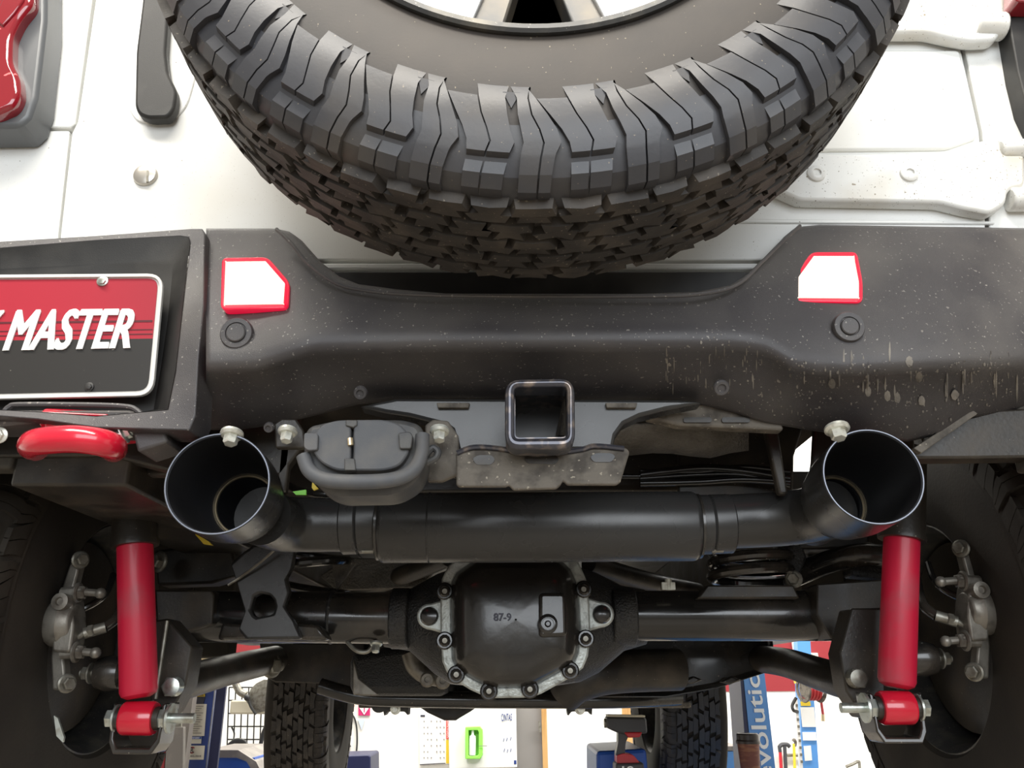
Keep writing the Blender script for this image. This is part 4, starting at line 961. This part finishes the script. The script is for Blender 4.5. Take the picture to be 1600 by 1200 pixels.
# red bracket plate on wall behind the left arm
rbp = root('steel_bracket_plate', base(303, 3.7), 'pinkish steel bracket plate with bolts left of the blue post', 'bracket')
part('plate', [(311,1008),(334,1008),(332,1040),(311,1044)], 3.7, .01, 'redshock', rbp, bevel=.002)
for x, y in ((322,1018),(321,1032),(315,1034)): build('plate_bolt', MB().bolt(P(x,y,3.7), (0,-1,0), .012, .012), M['weld'], rbp, smooth=30)
xx = P(318,1020,3.7); build('upright', MB().box((xx.x-.06, 3.76, (xx.z+.1)/2), (.05,.05,xx.z+.1)), M['cardgrey'], rbp)
# grey panel far left bottom
gp = root('steel_board', base(275, 3.5), 'grey steel panel with a red edge at the lower left', 'panel')
part('sheet', [(262,1136),(286,1136),(284,1300),(250,1300)], 3.5, .03, 'cardgrey', gp, bevel=.002)
part('edge_strip', [(255,1140),(261,1138),(249,1300),(243,1300)], 3.5, .03, 'wallred', gp)
build('foot', MB().box((P(268,1300,3.5).x, 3.52, P(268,1300,3.5).z/2+.02), (.08,.05,P(268,1300,3.5).z)), M['cardgrey'], gp)
part('striped_strip', [(270,1100),(284,1090),(283,1136),(268,1136)], 3.52, .01, 'boltd', gp)
# work cabinet (blue) at the lower left
cb = root('blue_cabinet', base(350, 4.3), 'blue cabinet with a dark sloping top at the lower left', 'cabinet')
cz = P(330,1168,4.3).z
part('cabinet_body', [(318,1184),(398,1184),(408,1500),(318,1500)], 4.3, .4, 'midblue', cb)
part('cabinet_top', [(318,1178),(320,1172),(372,1172),(400,1190),(410,1210),(398,1210),(385,1190),(370,1184),(318,1184)], 4.28, .44, 'cardgrey', cb)
# cream wall behind rack
# wire grid rack
GY = 5.2
g = root('wire_grid_rack', base(380, GY), 'black wire grid rack beside the blue lift post', 'rack')
def wires(x0,x1,y0,y1,nx,ny,Y,parent,skx=0,r=.004):
    for k in range(nx):
        x = lerp(x0,x1,k/(nx-1)); build('wire', MB().tube([P(x,y0,Y),P(x+skx,y1,Y)], r, 6), M['wire'], parent)
    for k in range(ny):
        y = lerp(y0,y1,k/(ny-1)); build('wire', MB().tube([P(x0+skx*k/(ny-1),y,Y),P(x1+skx*k/(ny-1),y,Y)], r, 6), M['wire'], parent)
wires(358,440,1074,1420,9,18,GY,g,-12)
build('leg', MB().box((P(352,1400,GY).x, GY, .25), (.03,.03,.5)), M['wire'], g); build('leg', MB().box((P(432,1400,GY).x, GY, .25), (.03,.03,.5)), M['wire'], g)
tb = build('cream_bin', MB().pp(rpoly([(360,1094),(416,1093),(416,1116),(358,1116)],4,3), GY-.12, .1), M['cream'], None, 'cream plastic bin hung on the wire rack', 'bin', bevel=.01)
fs = root('face_shield', P(388,1085,GY-.2), 'face shield with dark headband hung on the wire rack', 'face shield')
build('visor', MB().grid([[P(x,y,GY-.22+.0*x) for x,y in [(392,1076),(400,1068),(412,1062),(424,1062)]],[P(x,y,GY-.24) for x,y in [(384,1095),(394,1092),(410,1090),(424,1090)]],[P(x,y,GY-.22) for x,y in [(398,1114),(402,1114),(412,1112),(424,1110)]]]), M['boltd'], fs, 'clear shield', smooth=60)
build('headband', MB().tube(spline([P(368,1068,GY-.25),P(374,1080,GY-.25),P(384,1086,GY-.25)]), .02, 12), M['boltd'], fs)
build('hanging_hook', MB().tube([P(372,1072,GY), P(372,1076,GY-.25)], .005, 6), M['wire'], fs)
build('knob', MB().sph(P(386,1090,GY-.27), .018), M['wire'], fs)
build('shield_edge', MB().tube(spline([P(388,1092,GY-.25),P(392,1104,GY-.25),P(400,1116,GY-.25)]), .008, 8), M['wire'], fs)
hr = root('strap_harness', P(370,1180,GY-.2), 'black strap harness hanging low on the wire rack', 'harness')
build('strap', MB().tube(spline([P(352,1176,GY-.2),P(358,1166,GY-.2),P(370,1158,GY-.2),P(382,1162,GY-.2),P(388,1180,GY-.2),P(392,1210,GY-.2)]), .016, 8, flat=.5), M['wire'], hr)
build('strap', MB().tube(spline([P(354,1178,GY-.22),P(366,1180,GY-.22),P(380,1190,GY-.22),P(388,1215,GY-.22)]), .018, 8, flat=.4), M['black'], hr)
build('hook', MB().tube(spline([P(362,1136,GY-.1),P(366,1146,GY-.1),P(364,1160,GY-.15)]), .005, 6), M['wire'], hr)
cbl = root('hanging_cable', base(335, 5.8), 'thin black cable hanging down the wall left of the rack', 'cable')
build('cable_run', MB().tube(spline([P(333,1140,WY-.03),P(336,1165,WY-.03),P(340,1190,WY-.03),P(341,1260,WY-.03)]), .006, 6), M['wire'], cbl)
build('tall_black_hose', MB().tube(spline([P(418,1130,GY-.1),P(410,1150,GY-.1),P(406,1180,GY-.1),P(404,1240,GY-.1)]), .012, 8), M['wire'], None, 'black hose hanging right on the wire rack beside the tire', 'hose')
# first-floor wall: extinguisher sign etc
sg = root('extinguisher_sign', P(569,1105,WY-.01), 'magenta and white arrow sign on the white wall', 'sign')
part('sign_board', [(560,1096),(578,1096),(578,1118),(560,1118)], WY-.012, .006, 'magenta', sg)
part('arrow', [(565.5,1096),(572.5,1096),(572.5,1106),(576.5,1106),(569,1117),(561.5,1106),(565.5,1106)], WY-.016, .003, 'white', sg)
part('mark', [(568.4,1104),(570,1104),(570,1113),(568.4,1113)], WY-.019, .002, 'magenta', sg)
part('pennant_sign', [(560,1124),(570,1124),(565,1141)], WY-.012, .006, 'pale', None) if False else tag(build('pennant_sign', MB().pp([(559,1124),(570,1124),(565,1141)], WY-.012, .006), M['pale'], None, smooth=0), 'pale blue triangle sign below the arrow sign', 'sign')
tag(build('orange_tag', MB().pp([(542,1116),(556,1100),(553,1105),(545,1117)], WY-.012, .006), M['orange'], None, smooth=0), 'orange triangle beside the left front tire', 'tag')
build('drop_cord', MB().tube(spline([P(543,1117,WY-.012),P(552,1119,WY-.012),P(557,1135,WY-.012),P(558,1160,WY-.012),P(556,1182,WY-.012)]), .006, 6), M['wire'], None, 'thin black cord looping beside the left front tire', 'cord')
build('cord_plug', MB().tube([P(541,1158,WY-.015),P(546,1168,WY-.015)], .014, 8), M['wire'], None, 'small black plug beside the left front tire', 'plug')
dbx = build('blue_bin', MB().pp(rpoly([(500,1182),(576,1179),(579,1182),(579,1260),(500,1260)],3,3), 5.5, .35), M['deepblue'], None, 'navy blue bin at the bottom beside the left front tire', 'bin', bevel=.01)
st = build('bin_stand', MB().box((P(540,1260,5.5).x, 5.68, P(540,1262,5.5).z/2-.0), (.36,.32,P(540,1262,5.5).z)), M['cardgrey'], None, 'low grey stand under the navy bin', 'stand')
# first aid cabinet with lettering
cbn = root('first_aid_cabinet', P(760,1150,WY-.1), 'white wall cabinet with dark blue lettering', 'cabinet')
part('cabinet_box', [(700,1085),(806,1085),(808,1199),(702,1201)], WY-.14, .13, 'door', cbn, bevel=.004)
text('lettering', 'CINTAS', [(783,1115),(800,1115),(800,1126),(783,1127)], WY-.145, M['navy'], cbn, bold=.01)
for x, y in ((787,1154),(792,1153),(798,1152),(788,1170),(793,1171),(798,1170)):
    part('print_mark', [(x,y),(x+1.2,y-1),(x,y+5),(x-1,y+5)], WY-.143, .001, 'navy', cbn)
part('blue_square', [(803,1188),(807,1188),(807,1194),(803,1194)], WY-.143, .001, 'navy', cbn)
ews = root('eyewash_station', P(745,1160,WY-.2), 'green eyewash station holding a pale bottle', 'eyewash station')
o = [(727,1136),(750,1135),(754,1140),(754,1180),(750,1186),(727,1186)]; i_ = [(732,1141),(746,1141),(748,1144),(748,1178),(746,1181),(732,1181)]
build('holder', MB().ring([P(x,y,WY-.22) for x,y in o], [P(x,y,WY-.22) for x,y in i_], (0,.07,0)), M['green'], ews, bevel=.004)
part('back_panel', [(728,1137),(752,1137),(752,1185),(728,1185)], WY-.155, .01, 'green', ews)
b = MB(); s_ = S(1160,WY-.2); pb = P(738,1180,WY-.2); b.lathe(pb, (0,0,1), [(5*s_,0),(5.5*s_,.01),(5.5*s_,22*s_),(5*s_,27*s_),(2.2*s_,29*s_),(2.2*s_,35*s_),(1*s_,38*s_)], 18)
eb = build('eyewash_bottle', b, M['bottle'], None, 'pale squeeze bottle inside the green eyewash holder', 'bottle')
part('label_line', [(748,1165),(761,1165),(761,1166),(748,1166)], WY-.23, .002, 'cardgrey', ews)
ch = root('wall_chart', P(677,1155,WY-.01), 'white wall chart with small grey print and a red and yellow strip', 'chart')
part('sheet', [(655,1110),(704,1110),(705,1194),(656,1195)], WY-.014, .008, 'white', ch)
part('red_strip', [(697,1124),(704.5,1124),(704.5,1155),(697,1155)], WY-.018, .003, 'redprint', ch)
part('yellow_strip', [(697,1156),(704.5,1156),(704.5,1193),(697,1193)], WY-.018, .003, 'yellow', ch)
text('lettering', 'DANGER', [(703,1126),(703,1153),(698.5,1153),(698.5,1126)], WY-.022, M['white'], ch)
part('bottom_rule', [(656,1194),(696,1192),(696,1193.2),(656,1195.2)], WY-.018, .002, 'ink', ch)
part('heading', [(657,1117),(664,1117),(664,1120),(657,1120)], WY-.018, .002, 'ink', ch)
for r in range(7):
    for c_ in range(6):
        if (r*5+c_*3) % 4 < 3:
            x = 662+c_*5.6+(c_ > 2)*3; y = 1126+r*9.5
            part('print_mark', [(x,y),(x+1.4,y),(x+1.4,y+2.2),(x,y+2.2)], WY-.018, .001, 'cardgrey', ch)
# door
dr = root('door_1', P(912,1150,WY), None, None); dr['kind'] = 'structure'
part('door_leaf', [(850,960),(972,960),(978,1262),(858,1262)], WY-.045, .03, 'door', dr)
part('door_frame', [(842,960),(850,960),(858,1262),(850,1262)], WY-.055, .045, 'wood', dr)
part('door_frame', [(968,960),(982,960),(992,1262),(976,1262)], WY-.055, .045, 'wood', dr)
build('hinge', MB().pp([(841,1127),(845,1127),(846,1144),(842,1144)], WY-.065, .01), M['boltd'], dr, smooth=0)
# impact wrench on a blue case
tb2 = root('tool_chest', base(960, 3.0), 'bright blue tool chest at the bottom centre', 'tool chest')
part('chest_body', [(932,1174),(1010,1170),(1030,1420),(936,1424)], 3.0, .4, 'midblue', tb2, bevel=.012)
zb = P(936,1424,3.0).z
build('chest_base', MB().box((P(975,1300,3.0).x, 3.2, zb/2+.0), (.26,.38,zb+.01)), M['cardgrey'], tb2)
iw = root('impact_wrench', P(975,1180,2.9), 'black and red cordless impact wrench in front of the blue chest', 'power tool')
IY = 2.82
part('motor_housing', rpoly([(948,1120),(1010,1122),(1012,1146),(975,1148),(962,1144),(949,1138)],4), IY, .07, 'tool', iw, bevel=.012, smooth=40)
part('top_trim', [(950,1117),(1008,1118),(1008,1121),(950,1120)], IY-.004, .07, 'cream', iw)
part('red_band', [(975,1144),(1004,1144),(1000,1152),(982,1153)], IY-.005, .07, 'grille', iw, bevel=.004)
part('grip', rpoly([(966,1140),(986,1142),(978,1160),(976,1182),(962,1182),(966,1160)],4), IY+.01, .05, 'tool', iw, bevel=.01, smooth=40)
part('foot_housing', rpoly([(964,1180),(975,1177),(990,1180),(1000,1192),(964,1193)],3), IY, .07, 'grille', iw, bevel=.006, smooth=40)
part('battery', [(962,1193),(1006,1192),(1008,1216),(962,1217)], IY-.01, .09, 'tool', iw, bevel=.006)
text('lettering', '18', [(972,1197),(990,1197),(990,1210),(972,1210)], IY-.014, M['white'], iw, bold=.02)
build('drive_anvil', MB().tube([P(944,1130,IY+.03),P(950,1130,IY+.03)], .014, 10), M['boltd'], iw)
# right side: blue column with lettering
RYc = 3.6
rp_ = root('lift_post', base(1190, RYc), 'light blue lift post with tall white lettering, behind the coffee cup', 'lift post', 'vehicle lift posts')
build('column_face', MB().prism([P(1160,1000,RYc),P(1188,1000,RYc),P(1208,1220,RYc+.0),P(1176,1220,RYc)], (0,.02,0)), M['blue'], rp_, 'light blue front') if False else None
def colq(a0,a1,y0,b0,b1,y1,Y,th,m,nm,label=None): return build(nm, MB().prism([P(a0,y0,Y),P(a1,y0,Y),P(b1,y1,Y),P(b0,y1,Y)], (0,th,0)), M[m], rp_, label, smooth=0)
colq(1148,1158,940,1168,1188,1215,RYc,.2,'deepblue','column_side','dark navy column side')
colq(1152,1184,960,1180,1216,1240,RYc-.006,.03,'blue','column_face','light blue column face')
xb = P(1185,1240,RYc); build('column_foot', MB().box((xb.x+.0, RYc+.08, xb.z/2), (.12,.18,xb.z)), M['blue'], rp_)
def slq(y): # left/right of letters at y
    t = (y-1040)/160; return lerp(1164,1186,t), lerp(1180,1206,t)
text('lettering', 'Revolution', [(lerp(1164,1186,(1030-1040)/160),1022),(lerp(1164,1186,0)+15,1022),(1211,1250),(1192,1250)], RYc-.010, M['white'], rp_) if False else None
vs, fs_ = glyph_mesh('Revolution', .012)
x0 = min(v.x for v in vs); x1 = max(v.x for v in vs); y0 = min(v.y for v in vs); y1 = max(v.y for v in vs)
q = [P(1160,1025,RYc-.010), P(1182,1025,RYc-.010), P(1214,1252,RYc-.010), P(1188,1252,RYc-.010)]
out = []
for v in vs:                                         # runs upwards: text x -> up, text top -> left
    u = (v.x-x0)/(x1-x0); t = (y1-v.y)/(y1-y0)
    top = q[3]*(1-u)+q[0]*u; bot = q[2]*(1-u)+q[1]*u
    out.append(top*(1-t)+bot*t + Vector((0,-.002 if v.z > 0 else 0,0)))
mb = MB(); mb.add(out, fs_); build('lettering', mb, M['white'], rp_, smooth=0)
# tool cabinet (light blue) and cup
CYb = 3.1
bc2 = root('blue_cabinet', base(1150, 4.4), 'light blue cabinet behind the right front tire, left of the coffee cup', 'cabinet')
part('cabinet_side', [(1110,1174),(1156,1174),(1190,1500),(1110,1500)], 4.4, .3, 'blue', bc2)
part('cabinet_trim', [(1110,1166),(1158,1166),(1158,1173),(1110,1173)], 4.39, .32, 'cardgrey', bc2)
build('cabinet_base', MB().box((P(1150,1500,4.4).x, 4.55, .16), (.15,.28,.32)), M['blue'], bc2)
tc2 = root('blue_tool_cart', base(1176, 2.8), 'light blue tool cart carrying the coffee cup, just below the frame', 'tool cart')
cupY = 2.75
cpz = P(1176,1238,cupY)
build('cart_shelf', MB().box((cpz.x, cupY+.02, cpz.z-.017), (.34,.26,.03)), M['blue'], tc2, bevel=.004)
build('cart_cabinet', MB().box((cpz.x, cupY+.02, (cpz.z-.032)/2), (.30,.24,cpz.z-.032)), M['blue'], tc2, bevel=.004)
cs = S(1180,cupY)
cu_ = root('coffee_cup', P(1176,1238,cupY), 'brown paper coffee cup with a dark lid on the tool cart', 'cup')
zt = (P(1172,1160,cupY).z - cpz.z)
build('cup_body', MB().lathe(cpz, (0,0,1), [(12.5*cs,0),(12.8*cs,.002),(17*cs,zt)], 36), M['cup'], cu_)
build('cup_lid', MB().lathe(cpz+Vector((0,0,zt)), (0,0,1), [(18.5*cs,-.003),(18.5*cs,.004),(17*cs,.008),(17*cs,.022),(15.5*cs,.026),(14*cs,.024)], 36), M['cuplid'], cu_, 'dark cup lid')
# hose reel + post on far right
HY = 5.4
hp2 = root('equipment_post', base(1262, HY), 'blue post with white panels behind the hose reel', 'post')
part('post_face', [(1246,1000),(1266,1000),(1282,1240),(1256,1240)], HY, .08, 'blue', hp2)
part('panel', [(1251,1105),(1272,1105),(1275,1136),(1254,1136)], HY-.008, .006, 'door', hp2)
part('panel', [(1254,1144),(1275,1144),(1276,1157),(1255,1157)], HY-.008, .006, 'door', hp2)
part('panel', [(1256,1166),(1267,1165),(1269,1188),(1258,1189)], HY-.008, .006, 'door', hp2)
part('yellow_label', [(1251,1096),(1266,1096),(1267,1103),(1252,1103)], HY-.008, .006, 'yellow', hp2)
xb = P(1269,1240,HY); build('post_foot', MB().box((xb.x, HY+.05, xb.z/2), (.1,.1,xb.z)), M['blue'], hp2)
tape = root('measuring_rod', P(1248,1140,HY-.05), 'white graduated rod leaning on the blue post', 'rod')
part('rod', [(1242,1092),(1246,1092),(1258,1240),(1252,1240)], HY-.03, .012, 'platewhite', tape)
for k in range(9): part('rod_mark', [(1243+k*1.0,1100+k*11),(1246.5+k*1.0,1100+k*11),(1247+k*1.0,1104+k*11),(1243.4+k*1.0,1104+k*11)], HY-.034, .003, 'boltd', tape)
hrl = root('hose_reel', P(1265,1075,HY-.3), 'wall hose reel wound with red hose', 'hose reel')
hs = S(1075,HY-.3); ra = P(1254,1077,HY-.3)
build('reel_drum', MB().lathe(ra+Vector((2*hs,0,0)), (1,.25,0), [(13*hs,0),(13*hs,20*hs)], 24), M['platedirt'], hrl)
for xo in (0, 24):
    build('reel_flange', MB().lathe(ra+Vector((xo*hs,0,0)), (1,.25,0), [(14*hs,0),(19*hs,0),(20*hs,2*hs),(19*hs,3*hs),(14*hs,2*hs),(14*hs,0)], 28, caps=False), M['platedirt'], hrl)
for k in range(4):
    t = ra+Vector(((5.5+k*5)*hs,0,0))
    build('hose_coil', MB().lathe(t, (1,.25,0), [(14*hs,-2.5*hs),(16.3*hs,-1.8*hs),(17*hs,0),(16.3*hs,1.8*hs),(14*hs,2.5*hs)], 28), M['hose'], hrl)
part('reel_bracket', [(1243,1056),(1262,1058),(1258,1066),(1246,1068)], HY-.22, .06, 'yellow', hrl)
build('hose_tail', MB().tube(spline([P(1282,1076,HY-.3),P(1283,1095,HY-.3),P(1285,1110,HY-.3),P(1286,1118,HY-.3)]), .008, 8), M['hose'], hrl)
build('hose_nozzle', MB().tube([P(1285.5,1116,HY-.3),P(1286,1127,HY-.3)], .011, 8), M['weld'], hrl, 'brass hose end')
build('feed_line', MB().tube(spline([P(1244,1090,HY-.15),P(1238,1102,HY-.15),P(1240,1110,HY-.15),P(1246,1112,HY-.1)]), .010, 8), M['wire'], hrl)
build('reel_arm', MB().box(P(1268,1060,HY-.15), (.06,.29,.04)), M['yellow'], hrl)
tag(build('conduit', MB().pp([(1238,996),(1243,996),(1250,1060),(1246,1060)], WY-.05, .03), M['white'], None, smooth=0), 'white conduit running down the red stripe', 'conduit')
tag(build('junction_box', MB().pp([(1254,1020),(1278,1020),(1280,1030),(1255,1030)], WY-.08, .07), M['boltw'], None, bevel=.004), 'pale junction box on the red stripe', 'junction box')
# tools on the wall
WT = WY-.06
def handtool(name, pts, r, m, label, cat, head=None, hm=None, hname='head'):
    e = root(name, P(pts[0][0],pts[0][1],WT), label, cat)
    build('shaft', MB().tube([P(x,y,WT) for x,y in pts], r, 8), M[m], e)
    if head: build(hname, MB().tube(spline([P(x,y,WT) for x,y in head]), r*1.1, 8), M[hm or m], e)
handtool('t_handle_wrench', [(1226,1165),(1230,1240)], .013, 'tool', 'black T-handled tool standing at the wall', 'wrench', [(1218,1167),(1222,1163.5),(1230,1163.5),(1234,1167)], 'tool', 'handle')
handtool('red_pry_bar', [(1219,1174),(1223,1240)], .012, 'grille', 'red bar with black tip left of the T-handle', 'pry bar', [(1217.5,1165),(1219,1175)], 'tool', 'tip')
handtool('yellow_bar', [(1240.5,1162),(1243,1240)], .010, 'yellow', 'yellow bar leaning at the wall beside the white rod', 'bar', [(1239,1158),(1241,1156),(1243,1160),(1242,1166)], 'platedirt', 'hook')
build('tool_rail', MB().tube([P(1230,1180,WT+.03),P(1256,1180,WT+.03)], .010, 8), M['boltd'], None, 'grey rail holding the tools on the wall', 'rail')
build('wall_hook', MB().tube(spline([P(1322,1198,WT),P(1332,1194,WT),P(1341,1190,WT),P(1343,1196,WT),P(1344,1230,WT)]), .010, 8), M['boltd'], None, 'small steel hook on the white wall at the lower right', 'hook')
